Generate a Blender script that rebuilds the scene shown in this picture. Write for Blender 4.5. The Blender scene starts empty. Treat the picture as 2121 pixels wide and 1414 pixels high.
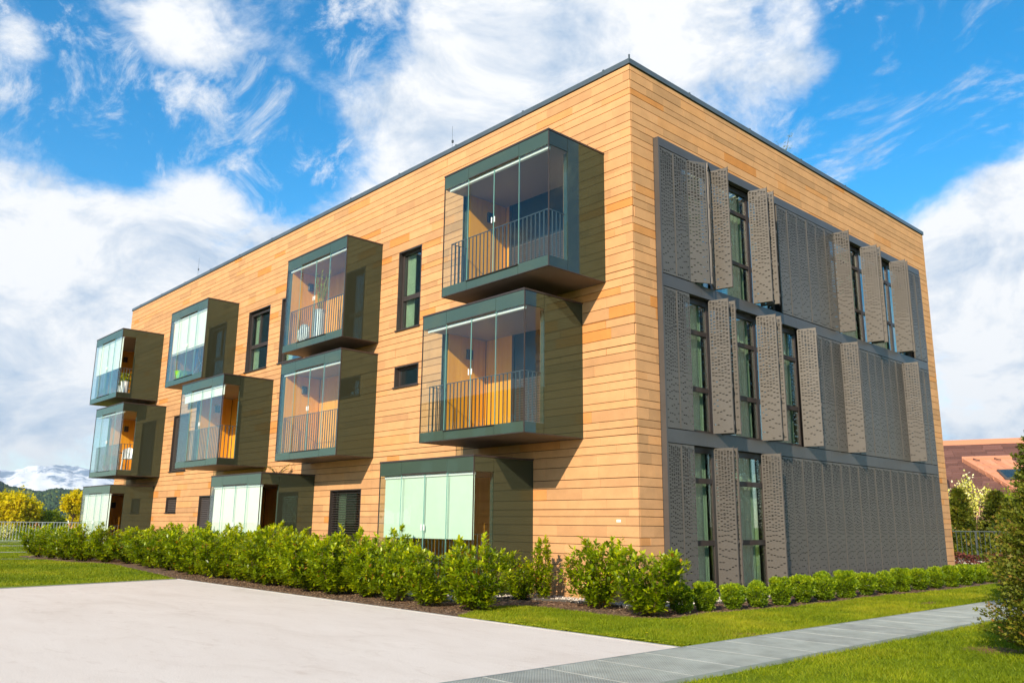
import bpy, math, random
import numpy as np
from mathutils import Vector, Matrix
R = random.Random(7)
NP = np.random.RandomState(5)
scene = bpy.context.scene
C = scene.collection
G = 0.5                                     # ground level near the house

# ------------------------------------------------------------------ camera
def setup_camera():
    yaw, pitch, roll = CAM_YAW, CAM_PITCH, CAM_ROLL
    f = Vector((-math.sin(yaw)*math.cos(pitch), math.cos(yaw)*math.cos(pitch), math.sin(pitch)))
    r = f.cross(Vector((0, 0, 1))).normalized(); u = r.cross(f)
    r2 = math.cos(roll)*r + math.sin(roll)*u; u2 = -math.sin(roll)*r + math.cos(roll)*u
    cd = bpy.data.cameras.new('camera'); co = bpy.data.objects.new('camera', cd); C.objects.link(co)
    m = Matrix((r2, u2, -f)).transposed().to_4x4(); m.translation = CAM_POS
    co.matrix_world = m
    cd.sensor_width = 36.0; cd.sensor_fit = 'HORIZONTAL'; cd.lens = 36.0*1727.068/2121.0
    cd.clip_start = 0.1; cd.clip_end = 60000
    scene.camera = co
CAM_POS = Vector((9.4622, -11.8204, 1.8262)); CAM_YAW, CAM_PITCH, CAM_ROLL = 0.8251562, 0.216494, 0.0106358
setup_camera()
scene.view_settings.view_transform = 'Standard'; scene.view_settings.look = 'None'
scene.view_settings.exposure = 0.5; scene.view_settings.gamma = 1.0
scene.view_settings.use_curve_mapping = False
scene.render.engine = 'CYCLES'
cy = scene.cycles
cy.use_denoising = True
try: cy.denoiser = 'OPENIMAGEDENOISE'
except Exception: pass
cy.max_bounces = 10; cy.diffuse_bounces = 3; cy.glossy_bounces = 4; cy.transmission_bounces = 4
cy.transparent_max_bounces = 24; cy.volume_bounces = 0
cy.caustics_reflective = False; cy.caustics_refractive = False
cy.sample_clamp_indirect = 6.0

# ------------------------------------------------------------------ sun and sky
SUN = Vector((0.742, -1.576, 0.905)).normalized()
EL = math.asin(SUN.z)
def setup_light():
    sd = bpy.data.lights.new('sun', 'SUN'); sd.energy = 5.0; sd.angle = math.radians(0.55)
    sd.color = (1.0, 0.87, 0.68)
    so = bpy.data.objects.new('sun', sd); C.objects.link(so)
    so.rotation_euler = (-SUN).to_track_quat('-Z', 'Y').to_euler()
    so.location = SUN*60
    w = bpy.data.worlds.new('World'); scene.world = w; w.use_nodes = True
    nt = w.node_tree; N = nt.nodes; L = nt.links
    for n in list(N): N.remove(n)
    out = N.new('ShaderNodeOutputWorld'); bg = N.new('ShaderNodeBackground'); bg.inputs[1].default_value = 0.1
    L.new(bg.outputs[0], out.inputs[0])
    sky = N.new('ShaderNodeTexSky'); sky.sky_type = 'NISHITA'; sky.sun_disc = False
    sky.sun_elevation = EL; sky.sun_rotation = math.atan2(SUN.x, SUN.y)
    sky.air_density = 1.0; sky.dust_density = 0.3; sky.ozone_density = 3.0; sky.altitude = 400
    hs = N.new('ShaderNodeHueSaturation'); hs.inputs['Saturation'].default_value = 1.42; hs.inputs['Value'].default_value = 1.6
    hs.inputs['Hue'].default_value = 0.49
    L.new(sky.outputs[0], hs.inputs['Color'])
    tc = N.new('ShaderNodeTexCoord'); D = tc.outputs['Generated']
    def math_(op, a, b=None, c=None):
        n = N.new('ShaderNodeMath'); n.operation = op
        for i, v in enumerate((a, b, c)):
            if v is None: continue
            if isinstance(v, (int, float)): n.inputs[i].default_value = v
            else: L.new(v, n.inputs[i])
        return n.outputs[0]
    def noise(scale, detail, rough, dist=0.0, off=(0, 0, 0), stretch=(1, 1, 1)):
        mp = N.new('ShaderNodeMapping'); mp.inputs['Location'].default_value = off; mp.inputs['Scale'].default_value = stretch
        L.new(D, mp.inputs[0])
        n = N.new('ShaderNodeTexNoise'); n.inputs['Scale'].default_value = scale; n.inputs['Detail'].default_value = detail
        n.inputs['Roughness'].default_value = rough; n.inputs['Distortion'].default_value = dist
        L.new(mp.outputs[0], n.inputs['Vector']); return n.outputs[0]
    n1 = noise(3.4, 12, 0.62, 0.25, (2.1, 0.3, 0.7), (1, 1, 1.7))
    n2 = noise(10, 12, 0.66, 0.35, (5.1, 1.3, 3.7), (1, 1, 1.3))
    dens = math_('ADD', math_('MULTIPLY', n1, 1.0), math_('MULTIPLY', n2, 0.75))
    blobs = [(-0.948, 0.214, 0.235, 0.98765, 0.5), (-0.914, 0.326, 0.24, 0.99472, 0.45), (-0.877, 0.148, 0.458, 0.99949, 0.4), (-0.87, 0.334, 0.363, 0.99869, 0.35), (-0.826, 0.257, 0.502, 0.9974, 0.22), (-0.803, 0.326, 0.499, 0.99784, 0.18), (-0.823, 0.309, 0.477, 0.99899, 0.14), (-0.7, 0.522, 0.488, 0.9939, 0.40), (-0.57, 0.624, 0.534, 0.98897, 0.42), (-0.773, 0.511, 0.377, 0.99643, 0.3), (-0.833, 0.434, 0.343, 0.99747, 0.35), (-0.473, 0.7, 0.535, 0.99777, 0.3), (-0.404, 0.785, 0.47, 0.99853, 0.22), (-0.436, 0.795, 0.422, 0.99896, 0.2), (-0.267, 0.918, 0.292, 0.99556, 0.6), (-0.262, 0.954, 0.144, 0.99193, 0.45), (-0.971, 0.219, 0.091, 0.99774, 0.25), (-0.687, 0.584, 0.432, 0.99643, 0.3), (-0.88, 0.226, 0.417, 0.99752, -0.6), (-0.842, 0.333, 0.425, 0.99703, -0.5), (-0.813, 0.406, 0.417, 0.99629, -0.5), (-0.80, 0.44, 0.38, 0.9985, -0.25), (-0.732, 0.424, 0.533, 0.99887, -0.3), (-0.33, 0.839, 0.433, 0.99592, -0.5), (-0.383, 0.84, 0.385, 0.99859, -0.4), (-0.264, 0.833, 0.486, 0.99795, -0.25), (-0.39, 0.76, 0.52, 0.9985, 0.12), (-0.841, 0.4, 0.365, 0.99949, -0.2)]
    acc = dens
    for x, y, z, cr, a in blobs:
        dt = N.new('ShaderNodeVectorMath'); dt.operation = 'DOT_PRODUCT'
        L.new(D, dt.inputs[0]); dt.inputs[1].default_value = Vector((x, y, z)).normalized()
        # gaussian fall-off: at the blob radius (cos = cr) it is exp(-1)
        e = math_('EXPONENT', math_('DIVIDE', math_('SUBTRACT', dt.outputs['Value'], 1.0), (1.0-cr)))
        acc = math_('MULTIPLY_ADD', e, a*0.75, acc)
    mr = N.new('ShaderNodeMapRange'); mr.interpolation_type = 'SMOOTHSTEP'
    L.new(acc, mr.inputs['Value']); mr.inputs['From Min'].default_value = 0.84; mr.inputs['From Max'].default_value = 1.17
    # cloud shading: soft grey blue bellies
    n3 = noise(6.5, 10, 0.66, 0.4, (9.0, 4.0, 1.0), (1, 1, 1.9))
    cr_ = N.new('ShaderNodeValToRGB'); L.new(n3, cr_.inputs[0])
    cr_.color_ramp.elements[0].position = 0.30; cr_.color_ramp.elements[0].color = (3.0, 4.1, 5.6, 1)
    cr_.color_ramp.elements[1].position = 0.54; cr_.color_ramp.elements[1].color = (7.3, 7.4, 7.55, 1)
    # thin wind-drawn wisps
    mp = N.new('ShaderNodeMapping'); mp.inputs['Rotation'].default_value = (math.radians(25), math.radians(-42), math.radians(48)); mp.inputs['Scale'].default_value = (1.0, 3.2, 2.6)
    L.new(D, mp.inputs[0]); nw = N.new('ShaderNodeTexNoise'); nw.inputs['Scale'].default_value = 5.0; nw.inputs['Detail'].default_value = 12; nw.inputs['Roughness'].default_value = .68; nw.inputs['Distortion'].default_value = .5
    L.new(mp.outputs[0], nw.inputs['Vector'])
    wr = N.new('ShaderNodeMapRange'); wr.interpolation_type = 'SMOOTHSTEP'; L.new(nw.outputs[0], wr.inputs['Value']); wr.inputs['From Min'].default_value = .47; wr.inputs['From Max'].default_value = .70; wr.inputs['To Max'].default_value = .85
    cloud = math_('MAXIMUM', mr.outputs[0], wr.outputs[0])
    mx = N.new('ShaderNodeMix'); mx.data_type = 'RGBA'
    L.new(cloud, mx.inputs[0]); L.new(hs.outputs[0], mx.inputs[6]); L.new(cr_.outputs[0], mx.inputs[7])
    L.new(mx.outputs[2], bg.inputs[0])
setup_light()

# ------------------------------------------------------------------ helpers
class MB:
    def __init__(s): s.v = []; s.f = []; s.t = []; s.m = []; s.tint = 0.5; s.mi = 0
    def quad(s, a, b, c, d):
        n = len(s.v); s.v += [a, b, c, d]; s.f.append((n, n+1, n+2, n+3)); s.t.append(s.tint); s.m.append(s.mi)
    def poly(s, pts):
        n = len(s.v); s.v += list(pts); s.f.append(tuple(range(n, n+len(pts)))); s.t.append(s.tint); s.m.append(s.mi)
    def hexa(s, p):            # 8 points: bottom loop 0-3 then top loop 4-7
        n = len(s.v); s.v += [tuple(q) for q in p]
        for f in ((0, 3, 2, 1), (4, 5, 6, 7), (0, 1, 5, 4), (1, 2, 6, 5), (2, 3, 7, 6), (3, 0, 4, 7)):
            s.f.append(tuple(n+i for i in f)); s.t.append(s.tint); s.m.append(s.mi)
        return s
    def box(s, x0, x1, y0, y1, z0, z1):
        return s.hexa([(x0, y0, z0), (x1, y0, z0), (x1, y1, z0), (x0, y1, z0), (x0, y0, z1), (x1, y0, z1), (x1, y1, z1), (x0, y1, z1)])
    def bbox(s, x0, x1, y0, y1, z0, z1, b):   # box with chamfered edges towards the light
        b = min(b, (x1-x0)*.4, (y1-y0)*.4, (z1-z0)*.4); n = len(s.v)
        X = (x0, x1); Y = (y0, y1); Z = (z0, z1); ix = {}
        for i in (0, 1):
            for j in (0, 1):
                for k in (0, 1):
                    sx = b if i == 0 else -b; sy = b if j == 0 else -b; sz = b if k == 0 else -b
                    for a in range(3):
                        p = [X[i]+sx, Y[j]+sy, Z[k]+sz]; p[a] = (X, Y, Z)[a][(i, j, k)[a]]
                        ix[(i, j, k, a)] = len(s.v); s.v.append(tuple(p))
        def F(*q): s.f.append(q); s.t.append(s.tint); s.m.append(s.mi)
        for e in (0, 1):
            F(*[ix[(e, j, k, 0)] for j, k in ((0, 0), (1, 0), (1, 1), (0, 1))])
            F(*[ix[(j, e, k, 1)] for j, k in ((0, 0), (1, 0), (1, 1), (0, 1))])
            F(*[ix[(j, k, e, 2)] for j, k in ((0, 0), (1, 0), (1, 1), (0, 1))])
        for p in (0, 1):
            for q in (0, 1):
                F(ix[(p, q, 0, 0)], ix[(p, q, 1, 0)], ix[(p, q, 1, 1)], ix[(p, q, 0, 1)])
                F(ix[(p, 0, q, 0)], ix[(p, 1, q, 0)], ix[(p, 1, q, 2)], ix[(p, 0, q, 2)])
                F(ix[(0, p, q, 1)], ix[(1, p, q, 1)], ix[(1, p, q, 2)], ix[(0, p, q, 2)])
        for i in (0, 1):
            for j in (0, 1):
                for k in (0, 1): F(ix[(i, j, k, 0)], ix[(i, j, k, 1)], ix[(i, j, k, 2)])
        return s
    def tube(s, pts, rad, n=6, cap=True):
        pts = [Vector(p) for p in pts]
        if isinstance(rad, (int, float)): rad = [rad]*len(pts)
        rings = []; base = len(s.v)
        for i, p in enumerate(pts):
            d = (pts[min(i+1, len(pts)-1)]-pts[max(i-1, 0)]).normalized()
            a = Vector((0, 0, 1)) if abs(d.z) < .9 else Vector((1, 0, 0))
            u = d.cross(a).normalized(); w = d.cross(u)
            for k in range(n):
                t = 2*math.pi*k/n; s.v.append(tuple(p+rad[i]*(math.cos(t)*u+math.sin(t)*w)))
        for i in range(len(pts)-1):
            for k in range(n):
                a = base+i*n+k; b = base+i*n+(k+1) % n
                s.f.append((a, b, b+n, a+n)); s.t.append(s.tint); s.m.append(s.mi)
        if cap:
            s.f.append(tuple(base+k for k in range(n))[::-1]); s.t.append(s.tint); s.m.append(s.mi)
            s.f.append(tuple(base+(len(pts)-1)*n+k for k in range(n))); s.t.append(s.tint); s.m.append(s.mi)
        return s
    def lathe(s, prof, cx, cy, z0, n=20):
        base = len(s.v)
        for r, z in prof:
            for k in range(n):
                t = 2*math.pi*k/n; s.v.append((cx+r*math.cos(t), cy+r*math.sin(t), z0+z))
        for i in range(len(prof)-1):
            for k in range(n):
                a = base+i*n+k; b = base+i*n+(k+1) % n
                s.f.append((a, b, b+n, a+n)); s.t.append(s.tint); s.m.append(s.mi)
        return s
    def build(s, name, mat, parent=None, org=(0, 0, 0), smooth=False, link=True):
        me = bpy.data.meshes.new(name)
        o3 = org
        me.from_pydata([(a[0]-o3[0], a[1]-o3[1], a[2]-o3[2]) for a in s.v], [], s.f)
        for m in (mat if isinstance(mat, (list, tuple)) else [mat]): me.materials.append(m)
        at = me.attributes.new('tint', 'FLOAT', 'FACE'); at.data.foreach_set('value', s.t)
        if any(s.m): me.polygons.foreach_set('material_index', s.m)
        if smooth: me.polygons.foreach_set('use_smooth', [True]*len(me.polygons))
        me.update()
        return place(name, me, parent, org)
def place(name, me, parent=None, loc=(0, 0, 0)):
    o = bpy.data.objects.new(name, me); C.objects.link(o)
    if parent is not None:
        o.parent = parent; w = world_of(parent); o.location = (loc[0]-w[0], loc[1]-w[1], loc[2]-w[2])
        o['_w'] = 0
        W[o.name] = tuple(loc)
    else:
        o.location = loc; W[o.name] = tuple(loc)
    del_w(o)
    return o
W = {}
def del_w(o):
    if '_w' in o: del o['_w']
def world_of(o): return W[o.name]
def tag(o, label, cat, group=None):
    o['label'] = label; o['category'] = cat
    if group: o['group'] = group
    return o
def struct(o): o['kind'] = 'structure'; return o
def stuff(o): o['kind'] = 'stuff'; return o
def thing(name, label, cat, loc=(0, 0, 0), group=None):
    o = bpy.data.objects.new(name, None); C.objects.link(o); o.location = loc; W[o.name] = tuple(loc)
    o.empty_display_size = 0.2
    return tag(o, label, cat, group)
def copy_thing(root, loc, rotz=0, scale=(1, 1, 1)):
    r = root.copy(); C.objects.link(r); r.location = loc; r.rotation_euler = (0, 0, rotz); r.scale = scale
    for ch in root.children:
        c = ch.copy(); C.objects.link(c); c.parent = r
        for g in ch.children:
            d = g.copy(); C.objects.link(d); d.parent = c
    W[r.name] = tuple(loc)
    return r
def fast_mesh(name, V, F, mats, tint=None, smooth=False):
    """V (n,3), F (m,k) numpy arrays -> mesh"""
    me = bpy.data.meshes.new(name); V = np.asarray(V, np.float32); F = np.asarray(F, np.int32); k = F.shape[1]
    me.vertices.add(len(V)); me.vertices.foreach_set('co', V.ravel())
    me.loops.add(F.size); me.loops.foreach_set('vertex_index', F.ravel())
    me.polygons.add(len(F)); me.polygons.foreach_set('loop_start', np.arange(0, F.size, k, dtype=np.int32))
    for m in (mats if isinstance(mats, (list, tuple)) else [mats]): me.materials.append(m)
    at = me.attributes.new('tint', 'FLOAT', 'FACE')
    at.data.foreach_set('value', np.asarray(tint if tint is not None else np.full(len(F), .5), np.float32))
    me.update(calc_edges=True); me.validate()
    if smooth: me.polygons.foreach_set('use_smooth', [True]*len(me.polygons))
    return me

# ------------------------------------------------------------------ materials
class Mat:
    def __init__(s, name):
        s.m = bpy.data.materials.new(name); s.m.use_nodes = True; s.nt = s.m.node_tree; s.N = s.nt.nodes; s.L = s.nt.links
        s.b = s.N['Principled BSDF']; s.o = s.N['Material Output']
        s.tc = s.N.new('ShaderNodeTexCoord')
    def set(s, **k):
        for a, v in k.items():
            i = s.b.inputs[a.replace('_', ' ')]
            if hasattr(v, 'is_linked') or hasattr(v, 'links'): s.L.new(v, i)
            else: i.default_value = v
        return s
    def noise(s, scale, detail=4, rough=.55, coord='Object', stretch=(1, 1, 1), dist=0):
        mp = s.N.new('ShaderNodeMapping'); mp.inputs['Scale'].default_value = stretch
        if coord == 'Position':
            g = s.N.new('ShaderNodeNewGeometry'); s.L.new(g.outputs['Position'], mp.inputs[0])
        else: s.L.new(s.tc.outputs[coord], mp.inputs[0])
        n = s.N.new('ShaderNodeTexNoise'); n.inputs['Scale'].default_value = scale; n.inputs['Detail'].default_value = detail
        n.inputs['Roughness'].default_value = rough; n.inputs['Distortion'].default_value = dist
        s.L.new(mp.outputs[0], n.inputs['Vector']); return n.outputs[0]
    def voronoi(s, scale, coord='Position', feature='F1'):
        n = s.N.new('ShaderNodeTexVoronoi'); n.inputs['Scale'].default_value = scale; n.feature = feature
        g = s.N.new('ShaderNodeNewGeometry'); s.L.new(g.outputs['Position'], n.inputs['Vector']); return n
    def ramp(s, fac, stops):
        r = s.N.new('ShaderNodeValToRGB'); s.L.new(fac, r.inputs[0]); e = r.color_ramp.elements
        while len(e) < len(stops): e.new(.5)
        for q, (p, c) in zip(e, stops): q.position = p; q.color = (*c, 1) if len(c) == 3 else c
        return r.outputs[0]
    def attr(s, name='tint'):
        a = s.N.new('ShaderNodeAttribute'); a.attribute_name = name; return a.outputs['Fac']
    def mix(s, f, a, b, mode='MIX'):
        m = s.N.new('ShaderNodeMix'); m.data_type = 'RGBA'; m.blend_type = mode
        for i, v in ((0, f), (6, a), (7, b)):
            if isinstance(v, (int, float)): m.inputs[i].default_value = v
            elif isinstance(v, tuple): m.inputs[i].default_value = (*v, 1)
            else: s.L.new(v, m.inputs[i])
        return m.outputs[2]
    def math(s, op, a, b=0.0):
        n = s.N.new('ShaderNodeMath'); n.operation = op
        for i, v in enumerate((a, b)):
            if isinstance(v, (int, float)): n.inputs[i].default_value = v
            else: s.L.new(v, n.inputs[i])
        return n.outputs[0]
    def bump(s, h, strength=.3, dist=.01):
        b = s.N.new('ShaderNodeBump'); b.inputs['Strength'].default_value = strength; b.inputs['Distance'].default_value = dist
        s.L.new(h, b.inputs['Height']); s.L.new(b.outputs[0], s.b.inputs['Normal']); return s
def simple(name, col, rough=.5, metal=0., spec=.5, var=.0, vs=6, bump=0):
    m = Mat(name)
    if var:
        n = m.noise(vs, 5, .6, 'Position')
        m.set(Base_Color=m.ramp(n, [(.3, tuple(c*(1-var) for c in col)), (.7, tuple(min(1, c*(1+var)) for c in col))]))
        if bump: m.bump(n, bump, .004)
    else: m.set(Base_Color=(*col, 1))
    m.set(Roughness=rough, Metallic=metal, Specular_IOR_Level=spec)
    return m.m

def m_stone():
    m = Mat('sandstone cladding')
    t = m.attr()
    base = m.ramp(t, [(0.0, (.48, .262, .122)), (.30, (.575, .308, .140)), (.62, (.655, .345, .155)), (.82, (.63, .300, .110)), (.95, (.60, .245, .066))])
    n = m.noise(2.6, 5, .6, 'Position', (1, 1, 1.3)); cl = m.ramp(n, [(.3, (.90, .89, .88)), (.7, (1.08, 1.07, 1.06))])
    c = m.mix(1.0, base, cl, 'MULTIPLY')
    n2 = m.noise(55, 3, .7, 'Position', (1, 1, 2.2)); c = m.mix(m.ramp(n2, [(.62, (0, 0, 0)), (.74, (.5, .5, .5))]), c, (.80, .52, .30))
    n3 = m.noise(34, 3, .6, 'Position'); c = m.mix(m.ramp(n3, [(.66, (0, 0, 0)), (.76, (.55, .55, .55))]), c, (.40, .17, .05))
    n5 = m.noise(9, 4, .7, 'Position', (1, 1, 2)); c = m.mix(m.ramp(n5, [(.64, (0, 0, 0)), (.75, (.45, .45, .45))]), c, (.74, .50, .30))
    m.set(Base_Color=c, Roughness=.85, Specular_IOR_Level=.25)
    m.bump(m.noise(130, 3, .6, 'Position'), .25, .003)
    return m.m
def m_glass():
    m = Mat('clear glass'); N, L = m.N, m.L; N.remove(m.b)
    lw = N.new('ShaderNodeLayerWeight'); lw.inputs[0].default_value = .5
    p = N.new('ShaderNodeMath'); p.operation = 'POWER'; L.new(lw.outputs['Facing'], p.inputs[0]); p.inputs[1].default_value = 4.0
    q = N.new('ShaderNodeMath'); q.operation = 'MULTIPLY_ADD'; L.new(p.outputs[0], q.inputs[0]); q.inputs[1].default_value = .85; q.inputs[2].default_value = .020
    g = N.new('ShaderNodeBsdfGlossy'); g.inputs['Roughness'].default_value = 0.0; g.inputs['Color'].default_value = (.92, 1, 1, 1)
    t = N.new('ShaderNodeBsdfTransparent'); t.inputs['Color'].default_value = (.93, .965, .955, 1)
    x = N.new('ShaderNodeMixShader'); L.new(q.outputs[0], x.inputs[0]); L.new(t.outputs[0], x.inputs[1]); L.new(g.outputs[0], x.inputs[2])
    L.new(x.outputs[0], m.o.inputs[0]); return m.m
def m_winglass():
    m = Mat('window glass'); N, L = m.N, m.L; N.remove(m.b)
    lw = N.new('ShaderNodeLayerWeight'); lw.inputs[0].default_value = .5
    p = N.new('ShaderNodeMath'); p.operation = 'POWER'; L.new(lw.outputs['Facing'], p.inputs[0]); p.inputs[1].default_value = 3.2
    q = N.new('ShaderNodeMath'); q.operation = 'MULTIPLY_ADD'; L.new(p.outputs[0], q.inputs[0]); q.inputs[1].default_value = .8; q.inputs[2].default_value = .14
    g = N.new('ShaderNodeBsdfGlossy'); g.inputs['Roughness'].default_value = 0.01; g.inputs['Color'].default_value = (.96, 1, .98, 1)
    t = N.new('ShaderNodeBsdfTransparent'); t.inputs['Color'].default_value = (.74, .82, .76, 1)
    x = N.new('ShaderNodeMixShader'); L.new(q.outputs[0], x.inputs[0]); L.new(t.outputs[0], x.inputs[1]); L.new(g.outputs[0], x.inputs[2])
    L.new(x.outputs[0], m.o.inputs[0]); return m.m
def m_leaf(name, stops, trans=.35, rough=.45, spec=.4):
    m = Mat(name); N, L = m.N, m.L
    col = m.ramp(m.attr(), stops)
    n = m.noise(3.0, 3, .5, 'Object'); col = m.mix(1.0, col, m.ramp(n, [(.3, (.75, .8, .75)), (.7, (1.15, 1.12, 1.0))]), 'MULTIPLY')
    m.set(Base_Color=col, Roughness=rough, Specular_IOR_Level=spec)
    tr = N.new('ShaderNodeBsdfTranslucent'); c2 = m.mix(1.0, col, (1.5, 1.35, .5), 'MULTIPLY'); L.new(c2, tr.inputs[0])
    x = N.new('ShaderNodeMixShader'); x.inputs[0].default_value = trans
    L.new(m.b.outputs[0], x.inputs[1]); L.new(tr.outputs[0], x.inputs[2]); L.new(x.outputs[0], m.o.inputs[0])
    return m.m
def m_enamel(name, col, tint, f0, rough=.0):
    m = Mat(name); N, L = m.N, m.L; N.remove(m.b)
    lw = N.new('ShaderNodeLayerWeight'); lw.inputs[0].default_value = .5
    p = N.new('ShaderNodeMath'); p.operation = 'POWER'; L.new(lw.outputs['Facing'], p.inputs[0]); p.inputs[1].default_value = 4.5
    q = N.new('ShaderNodeMath'); q.operation = 'MULTIPLY_ADD'; L.new(p.outputs[0], q.inputs[0]); q.inputs[1].default_value = .8; q.inputs[2].default_value = f0
    g = N.new('ShaderNodeBsdfGlossy'); g.inputs['Roughness'].default_value = rough; g.inputs['Color'].default_value = (*tint, 1)
    t = N.new('ShaderNodeBsdfDiffuse'); t.inputs['Color'].default_value = (*col, 1)
    x = N.new('ShaderNodeMixShader'); L.new(q.outputs[0], x.inputs[0]); L.new(t.outputs[0], x.inputs[1]); L.new(g.outputs[0], x.inputs[2])
    L.new(x.outputs[0], m.o.inputs[0]); return m.m
def m_wood(name, a, b):
    m = Mat(name); n = m.noise(1.3, 6, .6, 'Position', (9, 9, .5), .4)
    m.set(Base_Color=m.ramp(n, [(.3, a), (.7, b)]), Roughness=.45, Specular_IOR_Level=.4); return m.m
def m_paving():
    m = Mat('pale asphalt'); a = m.noise(.45, 8, .65, 'Position', (1, 2.6, 1), .8); b = m.noise(90, 3, .6, 'Position')
    c = m.ramp(a, [(.25, (.64, .55, .47)), (.45, (.72, .635, .555)), (.75, (.77, .69, .61))])
    c = m.mix(1.0, c, m.ramp(b, [(.3, (.78, .77, .76)), (.7, (1.10, 1.10, 1.10))]), 'MULTIPLY')
    d = m.noise(1.6, 6, .75, 'Position', (1, 3.5, 1), 1.2); c = m.mix(m.ramp(d, [(.54, (0, 0, 0)), (.74, (.42, .42, .42))]), c, (.46, .35, .27))
    m.set(Base_Color=c, Roughness=.9, Specular_IOR_Level=.2); m.bump(b, .3, .004); return m.m
def m_lawn():
    m = Mat('lawn'); a = m.noise(.9, 7, .65, 'Position'); b = m.noise(28, 4, .7, 'Position')
    c = m.ramp(a, [(.3, (.115, .165, .005)), (.55, (.19, .245, .006)), (.75, (.28, .31, .010))])
    c = m.mix(1.0, c, m.ramp(b, [(.3, (.6, .65, .6)), (.7, (1.25, 1.2, 1.1))]), 'MULTIPLY')
    c = m.mix(m.ramp(soil_mask(m), [(.35, (0, 0, 0)), (.7, (.85, .85, .85))]), c, (.22, .12, .055))
    m.set(Base_Color=c, Roughness=.95, Specular_IOR_Level=.1); m.bump(b, .8, .03); return m.m
def soil_mask(m):
    g = m.N.new('ShaderNodeNewGeometry'); total = None
    for x, y, rx, ry in ((3.3, -2.1, .30, .42), (5.9, -1.0, .5, .55), (2.9, 4.6, .32, 1.1), (3.55, 1.2, .18, .9), (3.55, -.9, .15, .5), (3.6, 7.5, .2, 1.2)):
        mp = m.N.new('ShaderNodeMapping'); mp.inputs['Location'].default_value = (-x/rx, -y/ry, 0); mp.inputs['Scale'].default_value = (1/rx, 1/ry, 0)
        m.L.new(g.outputs['Position'], mp.inputs[0]); ln = m.N.new('ShaderNodeVectorMath'); ln.operation = 'LENGTH'; m.L.new(mp.outputs[0], ln.inputs[0])
        e = m.math('SUBTRACT', 1.15, ln.outputs['Value']); total = e if total is None else m.math('MAXIMUM', total, e)
    return m.math('ADD', total, m.math('MULTIPLY', m.math('SUBTRACT', m.noise(6, 5, .7, 'Position'), .5), 1.4))
def m_mulch():
    m = Mat('bark mulch'); v = m.voronoi(38); n = m.noise(60, 4, .7, 'Position')
    c = m.ramp(v.outputs['Color'], [(.1, (.055, .028, .014)), (.5, (.16, .085, .045)), (.85, (.33, .21, .13))])
    c = m.mix(1.0, c, m.ramp(n, [(.3, (.55, .55, .55)), (.7, (1.3, 1.3, 1.3))]), 'MULTIPLY')
    m.set(Base_Color=c, Roughness=.95); m.bump(v.outputs['Distance'], .9, .02); return m.m
def m_tint(name, stops, rough=.8, spec=.3, metal=0):
    m = Mat(name); m.set(Base_Color=m.ramp(m.attr(), stops), Roughness=rough, Specular_IOR_Level=spec, Metallic=metal); return m.m

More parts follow.
